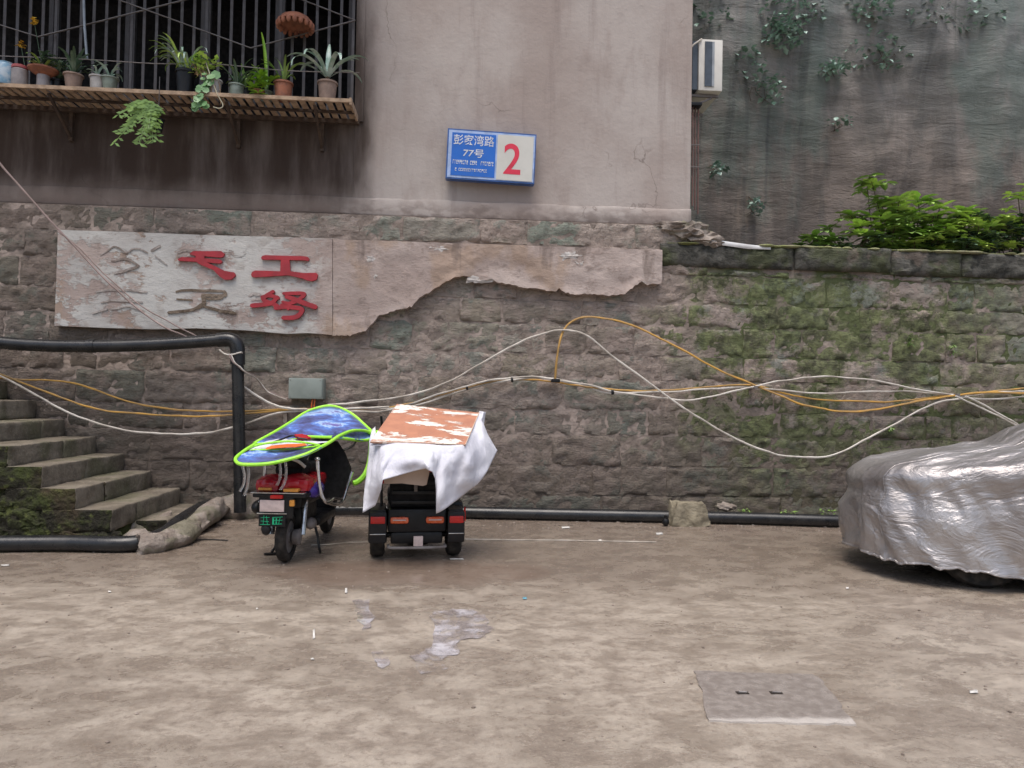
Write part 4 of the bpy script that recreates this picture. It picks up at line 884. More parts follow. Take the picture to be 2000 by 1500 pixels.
# mudguard with plate
b = B(); box(b, -.15, .13, -.27, -.24, .40, .585, bev=.012); box(b, -.13, .09, -.262, -.10, .50, .58, bev=.02); Lp(b, 'mudguard', 'black')
b = B(); box(b, -.135, .06, -.287, -.274, .455, .548, bev=.004); Lp(b, 'number_plate', 'plate')
b = B(); box(b, -.05, .05, -.30, -.25, .560, .590, bev=.008); Lp(b, 'brake_lamp', 'red_lens')
b = B(); box(b, .10, .14, -.285, -.25, .50, .55, bev=.008); Lp(b, 'indicator', 'amber')
b = B(); box(b, -.155, .085, -.291, -.276, .437, .447, bev=.002); Lp(b, 'plate_rim', 'chrome')
b = B(); box(b, -.145, .07, -.276, -.262, .335, .432, bev=.006); gpn = Lp(b, 'lower_plate', 'black')
b = B(); y_ = -.278
for (x0, z0, x1, z1, w_) in ((-.125, .405, -.055, .41, .009), (-.10, .425, -.105, .352, .009), (-.125, .38, -.06, .375, .009), (-.08, .42, -.07, .35, .009), (-.13, .352, -.05, .352, .009), (-.03, .41, .05, .415, .012), (-.025, .41, -.025, .355, .013), (.0, .405, .0, .36, .01), (.03, .408, .02, .36, .012), (-.03, .355, .045, .36, .01), (-.02, .385, .05, .39, .009)):
    bar(b, (x0, y_, z0), (x1, y_, z1), w_, .003); y_ -= .0004
Lp(b, 'green_print', 'green', gpn, smooth_=False)
b = B(); ellip(b, (-.09, -.25, .31), (.04, .03, .05)); Lp(b, 'mudflap', 'black')
# swing arm, motor, shock, centre stand
b = B(); bar(b, (.08, 0, .205), (.08, .5, .30), .03); bar(b, (-.08, 0, .205), (-.08, .5, .30), .03); Lp(b, 'swing_arm', 'black')
b = B(); tube(b, [(.13, .02, .22), (.13, .10, .50)], .022, 10); tube(b, [(-.13, .02, .22), (-.13, .10, .50)], .022, 10); Lp(b, 'shock_absorber', 'chrome')
b = B(); lathe(b, [(.02, .05), (.06, .06), (.07, .11), (.03, .125)], c=(0, .0, .205), axis='X', seg=16); ellip(b, (.17, .12, .30), (.05, .06, .05)); Lp(b, 'motor_hub', 'steel')
b = B(); tube(b, smooth([(.12, .42, .25), (.16, .38, .15), (.19, .33, .06), (.20, .34, .0)], 5), .012, 8); tube(b, smooth([(-.12, .42, .25), (-.16, .36, .12), (-.20, .25, .02)], 5), .012, 8); bar(b, (-.25, .2, .012), (-.16, .25, .012), .05, .012); Lp(b, 'stand', 'black')
b = B(); box(b, -.17, .17, .45, 1.05, .22, .30, bev=.03); Lp(b, 'footboard', 'black')
b = B(); box(b, -.17, .17, 1.0, 1.12, .28, .85, bev=.05); ellip(b, (0, 1.12, .78), (.2, .12, .2)); Lp(b, 'front_shield', 'black')
b = B(); tube(b, [(0, 1.36, .2), (0, 1.12, .95)], .03, 10); lathe(b, [(.21, -.05), (.235, -.045), (.235, .045), (.21, .05)], c=(0, 1.36, .235), axis='X', seg=28)
for v in b.verts:
    if v.co.z < .24 and abs((Vector((0, v.co.y - 1.36, v.co.z - .235))).length) > .2: v.co.z = .24 + (v.co.z - .24) * .1
Lp(b, 'front_fork', 'black')
b = B(); tube(b, smooth([(-.33, .98, .98), (-.15, 1.06, 1.0), (.15, 1.06, 1.0), (.33, .98, .98)], 5), .015, 8); Lp(b, 'handlebar', 'black')
# wind blanket hung on the handlebar
b = B()
W3 = lambda px, py, Y: scn.matrix_basis.inverted() @ U(px, py, Y)
bl_ = [(612, 870), (640, 862), (657, 862), (672, 885), (684, 915), (683, 945), (671, 972), (640, 976), (622, 960), (600, 930)]
prism(b, [W3(a, c_, 7.05) for a, c_ in bl_], (0, .05, 0)); Lp(b, 'wind_blanket', 'matte')
# chrome grab rails
b = B(); tube(b, smooth([W3(620, 896, 6.25), W3(622, 930, 6.26), W3(627, 962, 6.28), W3(637, 981, 6.3), W3(650, 975, 6.5)], 5), .016, 10); ellip(b, W3(620, 897, 6.25), (.025, .025, .02)); Lp(b, 'grab_rail', 'chrome')
b = B(); tube(b, smooth([W3(637, 981, 6.35), W3(655, 985, 6.6), W3(668, 980, 6.8), W3(677, 955, 6.85), W3(688, 922, 6.9)], 5), .015, 10); tube(b, smooth([W3(632, 978, 6.4), W3(650, 973, 6.6), W3(668, 975, 6.8)], 5), .013, 8); Lp(b, 'crash_bar', 'chrome')
b = B(); tube(b, smooth([W3(518, 903, 6.25), W3(516, 940, 6.25), W3(513, 976, 6.25), W3(508, 982, 6.25)], 5), .014, 10); Lp(b, 'grab_rail', 'chrome')
b = B(); ellip(b, W3(507, 990, 6.3), (.06, .10, .062)); Lp(b, 'footrest_cover', 'black')
b = B(); ellip(b, W3(512, 980, 6.22), (.035, .02, .014)); Lp(b, 'footrest_cap', 'chrome')
# canopy: two sagging lobes with lime piping
def canopy_lobe(near, far, n=18, mrows=8, sag=.03, nm='canopy_panel', mt='galaxy'):
    b = B(); A = smooth([W3(*p) for p in near], n); C = smooth([W3(*p) for p in far], n); k = min(len(A), len(C)); rows = []
    N_ = 28; ev = lambda P, t_: P[min(len(P) - 1, int(t_ * (len(P) - 1)))].lerp(P[min(len(P) - 1, int(t_ * (len(P) - 1)) + 1)], t_ * (len(P) - 1) % 1)
    for j in range(mrows + 1):
        s = j / mrows; rows.append([ev(A, i / N_).lerp(ev(C, i / N_), s) + Vector((0, 0, -sag * math.sin(math.pi * s) * math.sin(math.pi * i / N_) + .006 * fr((i * .3, s * 3, 1), 1))) for i in range(N_ + 1)])
    grid(b, rows); Lp(b, nm, mt, solid=.003); return A, C
n1 = [(497, 868, 6.35), (530, 863, 6.5), (580, 857, 6.65), (630, 853, 6.8), (665, 851, 6.95), (700, 845, 7.0), (729, 848, 7.0)]
f1 = [(497, 866, 6.4), (540, 842, 6.75), (572, 822, 7.1), (603, 803, 7.35), (645, 793, 7.45), (683, 806, 7.4), (712, 830, 7.25), (729, 846, 7.05)]
A1, C1 = canopy_lobe(n1, f1, sag=-.03)
n2 = [(461, 900, 5.95), (480, 906, 5.93), (520, 906, 5.9), (560, 898, 5.92), (600, 888, 5.95), (628, 875, 6.05)]
f2 = [(461, 898, 5.97), (478, 884, 6.1), (505, 879, 6.2), (550, 877, 6.25), (600, 872, 6.25), (628, 872, 6.1)]
A2, C2 = canopy_lobe(n2, f2, sag=.01)
n4 = [(486, 880, 6.2), (505, 877, 6.25), (550, 873, 6.3), (600, 869, 6.3), (640, 864, 6.35)]
f4 = [(486, 878, 6.22), (520, 862, 6.45), (560, 857, 6.55), (600, 861, 6.5), (640, 862, 6.4)]
canopy_lobe(n4, f4, sag=.01, mt='cloth', nm='reflective_panel')
n3 = [(648, 856, 6.3), (680, 856, 6.6), (705, 860, 6.8), (722, 858, 6.95), (729, 850, 7.0)]
f3 = [(648, 852, 6.35), (672, 842, 6.65), (698, 838, 6.9), (718, 842, 7.0), (729, 849, 7.02)]
canopy_lobe(n3, f3, sag=.02)
def pip(px, r=.011, nm='piping'):
    b = B(); tube(b, smooth([W3(*p) for p in px], 6), r, 8); Lp(b, nm, 'lime')
pip(n1, .007); pip(f1, .016); 
pip([(500, 866, 6.35), (478, 880, 6.15), (462, 893, 6.0), (461, 901, 5.95), (474, 907, 5.92), (520, 906, 5.9), (560, 898, 5.92), (600, 886, 5.98), (640, 866, 6.2), (665, 850, 6.5), (690, 841, 6.75), (715, 842, 6.95), (728, 850, 7.0), (724, 858, 6.95), (700, 860, 6.8), (660, 855, 6.5), (600, 853, 6.6)], .014)
pip([(497, 871, 6.25), (520, 866, 6.3), (560, 862, 6.35), (600, 865, 6.3), (625, 870, 6.15)], .009); pip([(490, 879, 6.2), (530, 878, 6.2), (580, 876, 6.2), (622, 871, 6.12)], .007)
pip([(660, 823, 7.2), (690, 834, 7.15), (720, 842, 7.05)], .007); pip([(712, 842, 7.0), (730, 846, 7.0), (738, 843, 7.02)], .018, 'lime_tip')
pip([(725, 864, 6.95), (724, 885, 6.95), (720, 910, 6.93), (712, 928, 6.9), (700, 940, 6.88), (690, 944, 6.86)], .026, 'canopy_rod')
b = B(); prism(b, [W3(*p) for p in ((519, 876, 6.17), (530, 871, 6.2), (560, 868, 6.22), (595, 867, 6.2), (600, 870, 6.18), (575, 874, 6.15), (545, 875, 6.15), (520, 878, 6.15))], (0, .0, .004)); Lp(b, 'orange_patch', 'orange')
b = B(); prism(b, [W3(*p) for p in ((575, 851, 6.55), (590, 850, 6.6), (607, 854, 6.6), (607, 858, 6.55), (590, 860, 6.5), (578, 856, 6.5))], (0, .0, .012)); Lp(b, 'red_patch', 'scooter_red')
b = B(); tube(b, smooth([W3(530, 865, 6.4), W3(550, 858, 6.45), (W3(570, 851, 6.55)), W3(582, 855, 6.5), W3(600, 858, 6.5)], 5), .008, 6); Lp(b, 'black_cord', 'black')
for pl in ([(472, 908, 5.93), (477, 925, 5.93), (476, 945, 5.94), (468, 960, 5.95)], [(484, 908, 5.93), (486, 925, 5.93), (483, 950, 5.94), (477, 968, 5.95)], [(546, 902, 5.92), (548, 920, 5.93), (545, 940, 5.94), (540, 948, 5.95)], [(557, 900, 5.92), (559, 920, 5.93), (556, 942, 5.94), (547, 957, 5.95)]):
    b = B(); P = smooth([W3(*p) for p in pl], 5); grid(b, [[p - Vector((.011, 0, 0)) for p in P], [p + Vector((.011, 0, 0)) for p in P]]); Lp(b, 'clear_strap', 'clear', solid=.002)
b = B(); tube(b, smooth([W3(600, 870, 6.3), W3(606, 890, 6.7), W3(600, 900, 7.2), (0, 1.05, .95)], 5), .012, 8); tube(b, smooth([W3(700, 850, 6.95), W3(690, 870, 7.1), W3(660, 880, 7.3), (.1, 1.06, .95)], 5), .012, 8); Lp(b, 'canopy_strut', 'chrome')

# ---------------------------------------------------------------- three-wheeled mobility scooter
TO = Vector((-.37, 6.60, 0))
tr = thing('mobility_trike', 'black three-wheeled electric trike with orange and red rear lights', 'tricycle', TO, R(6))
Tp = lambda b, nm, mt, par=tr, **k: obj(nm, b, M[mt], par, local=True, **k)
for s in (-1, 1): wheel(tr, 0, .19, .125, x=s * .33, rimm='chrome')
wheel(tr, 1.05, .18, .09)
for s in (-1, 1):
    b = B(); rows = []
    for k in range(13):
        a = math.pi * (-.05 + 1.1 * k / 12); row = []
        for xo in (-.075, -.068, 0, .068, .075):
            rr_ = .225 - (.02 if abs(xo) > .07 else 0); row.append((s * .33 + xo, -math.cos(a) * rr_ * 1.05, .20 + math.sin(a) * rr_))
        rows.append(row)
    grid(b, rows); box(b, s * .33 - .07, s * .33 + .07, -.262, -.225, .16, .42, bev=.014); box(b, s * .33 - .065, s * .33 + .065, -.235, .2, .38, .435, bev=.02); fd = Tp(b, 'fender', 'black', solid=.006)
    b = B(); box(b, s * .33 - .06, s * .33 + .06, -.278, -.255, .325, .385, bev=.008)
    if s > 0: prism(b, [(.392, -.27, .33), (.412, -.24, .34), (.425, -.12, .44), (.405, -.2, .40)], (-.012, 0, 0))
    Tp(b, 'tail_lamp', 'red_lens')
    b = B(); box(b, s * .33 - .065, s * .33 + .065, -.268, -.258, .232, .240, bev=.002); Tp(b, 'fender_trim', 'chrome')
b = B(); box(b, -.25, .25, -.22, .30, .24, .44, bev=.03); box(b, -.22, .22, -.20, .1, .14, .24, bev=.02); Tp(b, 'rear_deck', 'black')
for s in (-1, 1):
    b = B(); box(b, s * .15 - .078, s * .15 + .078, -.245, -.215, .318, .375, bev=.022); ol = Tp(b, 'reflector', 'orange_lens')
    b = B(); box(b, s * .15 - .055, s * .15 + .055, -.252, -.244, .345, .355, bev=.003); Tp(b, 'reflector_highlight', 'plate', ol)
b = B(); box(b, -.235, .20, -.14, -.04, .44, .80, bev=.03); Tp(b, 'seat_back', 'matte')
for k in range(4): b = B(); box(b, -.22, .185, -.153, -.138, .47 + k * .085, .50 + k * .085, bev=.005); Tp(b, 'seat_rib', 'black')
b = B(); box(b, -.03, .0, -.165, -.15, .58, .64, bev=.004); Tp(b, 'buckle', 'steel')
b = B(); box(b, -.25, .25, -.05, .40, .46, .56, bev=.03); Tp(b, 'seat', 'matte')
b = B(); box(b, -.22, .18, -.135, -.06, .80, .88, bev=.02); Tp(b, 'red_headrest', 'scooter_red')
b = B(); box(b, -.03, .05, -.262, -.235, .13, .215, bev=.006); Tp(b, 'rear_plate', 'plate')
b = B(); tube(b, smooth([(-.24, -.2, .13), (-.2, -.26, .12), (.2, -.26, .12), (.24, -.2, .13)], 5), .012, 8); Tp(b, 'bumper_bar', 'steel')
b = B(); tube(b, [(-.33, 0, .185), (.33, 0, .185)], .025, 10); lathe(b, [(.07, -.09), (.085, -.05), (.085, .05), (.07, .09)], c=(.02, 0, .17), axis='X', seg=16); Tp(b, 'rear_axle', 'black')
b = B(); box(b, -.22, .22, .3, .85, .18, .25, bev=.03); Tp(b, 'footboard', 'black')
b = B(); box(b, -.20, .20, .80, .92, .24, .80, bev=.04); ellip(b, (0, .95, .6), (.17, .12, .2)); tube(b, [(0, 1.05, .18), (0, .88, .85)], .03, 10); Tp(b, 'front_column', 'black')
b = B(); tube(b, smooth([(-.32, .78, .95), (-.12, .88, .97), (.12, .88, .97), (.32, .78, .95)], 5), .015, 8); Tp(b, 'handlebar', 'black')
b = B(); ellip(b, (.41, .25, .52), (.05, .10, .025)); tube(b, [(.40, .25, .52), (.30, .2, .42)], .012, 8); Tp(b, 'armrest', 'chrome')
b = B(); box(b, .26, .42, .02, .3, .36, .47, bev=.04); Tp(b, 'side_body', 'black')
b = B()
for s in (-1, 1): tube(b, [(s * .30, .0, .42), (s * .32, .02, 1.0)], .012, 8); tube(b, [(s * .3, .75, .95), (s * .32, .72, 1.2)], .012, 8)
Tp(b, 'roof_post', 'black')

# white cloth over the trike
pairs = [((733, 833, 6.75), (727, 842, 6.7)), ((734, 848, 6.45), (709, 1001, 6.12)), ((742, 862, 6.24), (731, 990, 6.05)), ((752, 864, 6.2), (745, 955, 6.0)), ((775, 865, 6.17), (749, 936, 5.98)), ((805, 866, 6.15), (790, 926, 5.97)), ((828, 867, 6.14), (832, 914, 5.96)),
         ((842, 868, 6.13), (845, 920, 5.97)), ((852, 869, 6.13), (851, 940, 5.99)), ((864, 870, 6.13), (852, 1003, 6.03)), ((882, 870, 6.14), (872, 991, 6.08)), ((900, 869, 6.16), (895, 977, 6.16)), ((909, 868, 6.2), (932, 946, 6.35)), ((914, 856, 6.35), (951, 920, 6.5)), ((921, 838, 6.58), (972, 881, 6.66)), ((928, 822, 6.75), (958, 858, 6.8)), ((935, 806, 6.98), (944, 834, 6.9)), ((936, 803, 7.0), (949, 805, 7.02))]
Tt = smooth([U(*p[0]) for p in pairs], 5); Hh = []
Hs = [U(*p[1]) for p in pairs]
for a, b_ in zip(Hs, Hs[1:]):
    for k in range(5): Hh.append(a.lerp(b_, k / 5))
Hh.append(Hs[-1]); rows = []
NR = 26
for j in range(NR + 1):
    s = j / NR; row = []
    for i, (a, c_) in enumerate(zip(Tt, Hh)):
        p = a.lerp(c_, s); bul = math.sin(math.pi * s)
        fold = .055 * math.sin(i * .42 + 1.2 * math.sin(s * 3)) * s + .045 * fr((p.x * 2.6, s * 1.2, p.z * 2.2), 1, 2) + .035 * bul * abs(math.sin(i * .27 + s * 2.2))
        p += Vector((.02 * bul * fr((p.z * 6, i * .2, 3), 1, 2), -(.06 * bul + fold * min(1, s * 3)), .0)); row.append(p)
    rows.append(row)
bm = B(); grid(bm, rows); bmesh.ops.remove_doubles(bm, verts=bm.verts, dist=.0008)
wc = obj('cloth_sheet', bm, M['cloth'], solid=.004, ang=70); tag(wc, 'crumpled white cloth sheet draped over the black trike', 'cloth')
# top portion of the cloth under the board
# peeling orange board lying on the cloth
bd = thing('peeling_board', 'orange board with peeling white patches lying on the white cloth', 'board', U(830, 865, 6.2))
cn = [U(723, 863, 6.17), U(909, 869, 6.17), U(936, 806, 6.97), U(775, 789, 6.97)]
bm = B(); nv = (cn[1] - cn[0]).cross(cn[3] - cn[0]).normalized() * .012
prism(bm, cn, -nv); obj('board', bm, M['board'], bd, smooth_=False)
bm = B()
for a, b_ in ((cn[0], cn[1]), (cn[1], cn[2])): bar(bm, a - nv * .2 + nv * .35, b_ - nv * .2 + nv * .35, .008, .006)
obj('board_edge', bm, M['cardboard'], bd, smooth_=False)
# canvas between board and frame (upper cloth), behind
bm = B(); rows = []
for j in range(9):
    s = j / 8; rows.append([(cn[0].lerp(cn[1], i / 16)).lerp(cn[3].lerp(cn[2], i / 16), s) + Vector((0, .01, -.03 + .012 * fr((i * .5, j * .6, 2), 1))) for i in range(17)])
grid(bm, rows); o = obj('cloth_top', bm, M['cloth'], wc, solid=.003)
cb = thing('cardboard_box', 'beige cardboard box peeking out under the cloth behind the trike seat', 'box', U(790, 950, 6.12))
bm = B(); q = [U(744, 938, 6.13), U(790, 922, 6.13), U(836, 906, 6.13), U(839, 918, 6.13), U(833, 947, 6.13), U(826, 949, 6.13), U(785, 944, 6.13), U(749, 945, 6.13)]; prism(bm, q, (0, .13, 0)); obj('carton', bm, M['cardboard'], cb, smooth_=False)
bm = B(); prism(bm, [U(744, 934, 6.125), U(749, 933, 6.125), U(750, 944, 6.125), U(747, 945, 6.125)], (0, .02, 0)); prism(bm, [U(839, 918, 6.12), U(858, 903, 6.12), U(853, 912, 6.12), U(846, 922, 6.12), U(838, 922, 6.12)], (0, .03, 0)); obj('red_ribbon', bm, M['scooter_red'], cb, smooth_=False)

# ---------------------------------------------------------------- covered car
th = R(20); CO = Vector((3.38, 6.40, 0))
car = thing('covered_car', 'parked car wrapped in a crumpled silver cover', 'car', CO, -th)   # local +x runs to the rear
HL, HW = 2.25, .89
def prof(s):
    ks = [(-.1, .74), (0, .80), (.12, .87), (.35, .94), (.8, 1.02), (1.25, 1.09), (1.5, 1.24), (1.85, 1.42), (2.2, 1.52), (2.8, 1.55), (3.4, 1.50), (3.9, 1.30), (4.2, 1.12), (4.5, .95), (4.7, .8)]
    for (a, b_), (c_, d) in zip(ks, ks[1:]):
        if s <= c_: return lerp(b_, d, sst(0, 1, (s - a) / (c_ - a)) * .5 + .5 * max(0, (s - a) / (c_ - a)))
    return .8
def topz(x, y):
    w_ = abs(y) / HW; p = prof(x); belt = min(p, lerp(.93, 1.03, sst(.5, 1.5, x)))
    z = lerp(p, belt, sst(.62, .98, w_)) if p > belt else p
    return z - .05 * w_ ** 3
bm = B(); NA, NR_ = 300, 56; rings = []
for j in range(NR_ + 1):
    ring = []
    for i in range(NA):
        a = 2 * math.pi * i / NA; ca, sa = math.cos(a), math.sin(a); e = .42
        ox = HL + HL * math.copysign(abs(ca) ** e, ca); oy = HW * math.copysign(abs(sa) ** e, sa)
        # rounded nose plan
        ox += .26 * (abs(oy) / HW) ** 2.4 * (1 - sst(0, 1.2, ox))
        s = j / NR_; SH = .30
        hem = .17 + .035 * fr((ca * 4, sa * 4, 1), 1) - .11 * sst(.5, 1.8, ox)
        if s < SH:
            t_ = s / SH; ang_ = t_; k = 1 - .030 * sst(.45, 1, t_) - .025 * (1 - t_); x0_ = HL + (ox - HL) * k; y = oy * k
            zt = topz(max(x0_, ox * .0 + .0), y) - .085; z = lerp(hem, zt, t_)
        else:
            t_ = (s - SH) / (1 - SH); k = .97 * (1 - t_) ** .85
            x0_ = HL + (ox - HL) * k; y = oy * k; z = topz(x0_, y) - .085 * max(0, 1 - t_ / .10) ** 2.2
        x = x0_; dv = Vector((ca, sa * .9, 0)).normalized(); side = 1 - sst(SH * .75, SH * 1.15, s)
        # long soft folds hanging from the shoulder, tight ripples along the bonnet
        f1_ = fr((x * 1.5 + z * .5, y * 1.5, z * .45), 1, 2); f2_ = abs(fr((x * 3.2 + z * 2.2, y * 3, z * 1.1 + 4), 1, 2)); f3_ = fr((x * 9 + z * 6, y * 9, z * 2.5), 1, 2)
        d = (.070 * f1_ - .095 * f2_ + .004 * f3_) * side; x += dv.x * d; y += dv.y * d
        q_ = x * .35 + y * 1.0
        z += (1 - side) * (.012 * fr((x * .9, y * 3, 5), 1, 3) - .045 * abs(fr((x * 1.1 + y * .8, y * 5.5 - x * 1.3, 9), 1, 2)) + .009 * fr((x * 3, y * 14 - x * 3, 7), 1, 2))
        ring.append(bm.verts.new((x, y, z)))
    rings.append(ring)
for A, C in zip(rings, rings[1:]):
    for k in range(NA): bm.faces.new((A[k], A[(k + 1) % NA], C[(k + 1) % NA], C[k]))
hem_pts = [v.co.copy() for v in rings[0]]; si = int(NA * .565 * 1.0) % NA; seam_pts = [rings[j][si].co * 1.0 + Vector((-.001, -.002, .002)) for j in range(2, NR_ - 2)]
bmesh.ops.remove_doubles(bm, verts=bm.verts, dist=.001)
obj('cover', bm, M['cover'], car, local=True, ang=75)
bm = B()
tube(bm, [hem_pts[k] for k in range(len(hem_pts))], .011, 6, closed=True); obj('elastic_hem', bm, M['cover'], car, local=True)
bm = B(); tube(bm, seam_pts, .0045, 5); obj('seam', bm, M['cover'], car, local=True)
bm = B(); box(bm, .45, 4.0, -.68, .68, .17, .5, bev=.08); obj('underbody', bm, M['matte'], car, local=True)
for x_, y_ in ((.92, -.60), (.92, .60), (3.55, -.60), (3.55, .60)):
    bm = B(); lathe(bm, [(.19, -.1), (.28, -.11), (.31, -.07), (.315, 0), (.31, .07), (.28, .11), (.19, .1), (.0, .08)], c=(x_, y_, .315), axis='Y', seg=28); obj('tyre', bm, M['rubber'], car, local=True)

# ---------------------------------------------------------------- ground details
def flat(nm, pxs, mt, label, cat, z=.004, th=.003, kind=None, jit=0, grp=None):
    P = [G(*q) for q in pxs]
    if jit:
        Q = []; n = len(P)
        for i in range(n):
            for k in range(6): p = P[i].lerp(P[(i + 1) % n], k / 6); Q.append(p + Vector((fr(p, 6) * jit, fr(p + Vector((5, 5, 5)), 6) * jit, 0)))
        P = Q
    bm = B(); prism(bm, [Vector((p.x, p.y, z + th)) for p in P], (0, 0, -th)); o = obj(nm, bm, M[mt], smooth_=False)
    if kind: o['kind'] = kind
    else: tag(o, label, cat, grp)
    return o
cv = thing('utility_cover', 'worn concrete utility cover slab with two lifting slots', 'cover slab', G(1510, 1365))
P = [G(*q) for q in ((1356, 1313), (1470, 1317), (1592, 1320), (1632, 1365), (1672, 1418), (1540, 1416), (1382, 1410), (1372, 1362))]
Q_ = [P[i].lerp(P[(i + 1) % len(P)], k / 7) for i in range(len(P)) for k in range(7)]
bm = B(); prism(bm, [p + Vector((fr(p, 9) * .016, fr(p, 11) * .016, .009)) for p in Q_], (0, 0, -.02)); obj('slab', bm, M['slab'], cv, smooth_=False)
for q in (1450, 1516):
    a, b_ = G(q - 12, 1357), G(q + 12, 1358); bm = B(); box(bm, a.x, b_.x, a.y - .018, a.y + .012, .0095, .0125); obj('slot', bm, M['soil'], cv, smooth_=False)
    bm = B(); tube(bm, [Vector((a.x + .01, a.y - .004, .0165)), Vector((b_.x - .01, b_.y - .004, .0165))], .005, 6); obj('lifting_bar', bm, M['steel'], cv)
flat('puddle', [(848, 1195), (900, 1192), (935, 1190), (960, 1228), (945, 1245), (905, 1252), (880, 1285), (862, 1312), (825, 1316), (800, 1285), (845, 1265)], 'water', '', '', kind='structure', jit=.05)
flat('puddle', [(722, 1276), (742, 1274), (765, 1296), (748, 1308), (732, 1300)], 'water', '', '', kind='structure', jit=.02)
flat('puddle', [(690, 1175), (722, 1170), (728, 1215), (715, 1235), (700, 1215)], 'water', '', '', kind='structure', jit=.03)
def line(pts, label, r=.006, mt='white_cable'):
    bm = B(); tube(bm, [G(*p) + Vector((0, 0, .008)) for p in pts], r, 5); tag(obj('string', bm, M[mt]), label, 'string', 'strings on the ground')
line([(905, 1054.5), (1000, 1056), (1100, 1056.5), (1200, 1058.5), (1282, 1060)], 'long thin white string lying on the ground right of the trike', .005)
line([(608, 1066), (640, 1065), (680, 1061), (722, 1060)], 'short white string lying between the scooter and the trike', .004)
line([(370, 1058), (400, 1055), (430, 1056), (445, 1057)], 'short dark cord on the ground beside the concrete casing', .006, 'black')
for k, (px, py, w_, h_, mt, lb) in enumerate(((1025, 1170, 6, 2.5, 'bluebit', 'pale blue plastic scrap in mid yard'), (1288, 1043, 10, 3, 'paper', 'white paper scrap left of the black valve'), (1105, 1031, 12, 2.5, 'paper', 'white smear of litter close to the pipe'), (1172, 1056, 5, 2, 'paper', 'tiny white scrap on the string line'), (1902, 1353, 12, 4, 'paper', 'white scrap at the right edge of the yard'), (1655, 1150, 4, 2, 'paper', 'tiny white scrap in front of the car'), (676, 1155, 3.5, 7, 'paper', 'short pale stick in front of the scooter'), (613, 1240, 3, 13, 'paper', 'long pale stick lying toward the viewer'), (214, 1157, 4, 2, 'paper', 'tiny white scrap at the left of the yard'), (502, 1190, 3, 2, 'paper', 'white crumb left of the long stick'), (610, 1289, 5, 2, 'paper', 'white crumb below the long stick'), (892, 1093, 20, 1.5, 'paper', 'thin wet white strip behind the trike wheel'), (10, 1105, 12, 2, 'paper', 'white scrap at the far left edge'))):
    a = G(px, py); u_ = G(px + w_, py) - a; v_ = G(px, py - h_) - a; bm = B()
    u_ *= .7; v_ *= .75; P = [a - u_ * .9 - v_, a + u_ - v_ * .8, a + u_ * .8 + v_, a - u_ + v_ * .7]; grid(bm, [[P[0].lerp(P[1], i / 3) .lerp(P[3].lerp(P[2], i / 3), j / 2) + Vector((0, 0, .005 + .004 * random.random())) for i in range(4)] for j in range(3)])
    tag(obj('litter_scrap', bm, M[mt], solid=.002), lb, 'litter', 'scraps on the ground')
bm = B(); rn = random.Random(77)
for k in range(900):
    x = rn.uniform(-3.5, 5); y = rn.uniform(2.0, 8.3) if rn.random() < .6 else rn.uniform(7.8, 8.6); r_ = rn.uniform(.003, .010) * (1 if y < 7.8 else 1.6)
    b = bmesh.new(); bmesh.ops.create_icosphere(b, subdivisions=1, radius=r_)
    for v in b.verts: v.co = Vector((v.co.x * rn.uniform(.8, 1.4) + x, v.co.y + y, v.co.z * .6 + r_ * .3))
    join(bm, b)
obj('gravel_grit', bm, sm('pale_grit', (.30, .25, .21), .9, (.12, .09, .07), 3), kind='stuff', smooth_=False)
# weeds at the foot of the wall
for k, (px, py, lb) in enumerate(((1455, 992, 'small weed at the wall foot right of the flat stone'), (1612, 990, 'small weed at the wall foot beside the car cover'), (1538, 1000, 'tiny weed between two larger weeds'))):
    p = U(px, py, 8.45); p.z = .06; wd = thing('weed', lb, 'weed', p, group='weeds at the wall foot'); bm = B(); clump(bm, (0, 0, .05), 36, (.12, .04, .05), .045, 50 + k, .5); obj('foliage', bm, M['leaf'], wd, local=True)

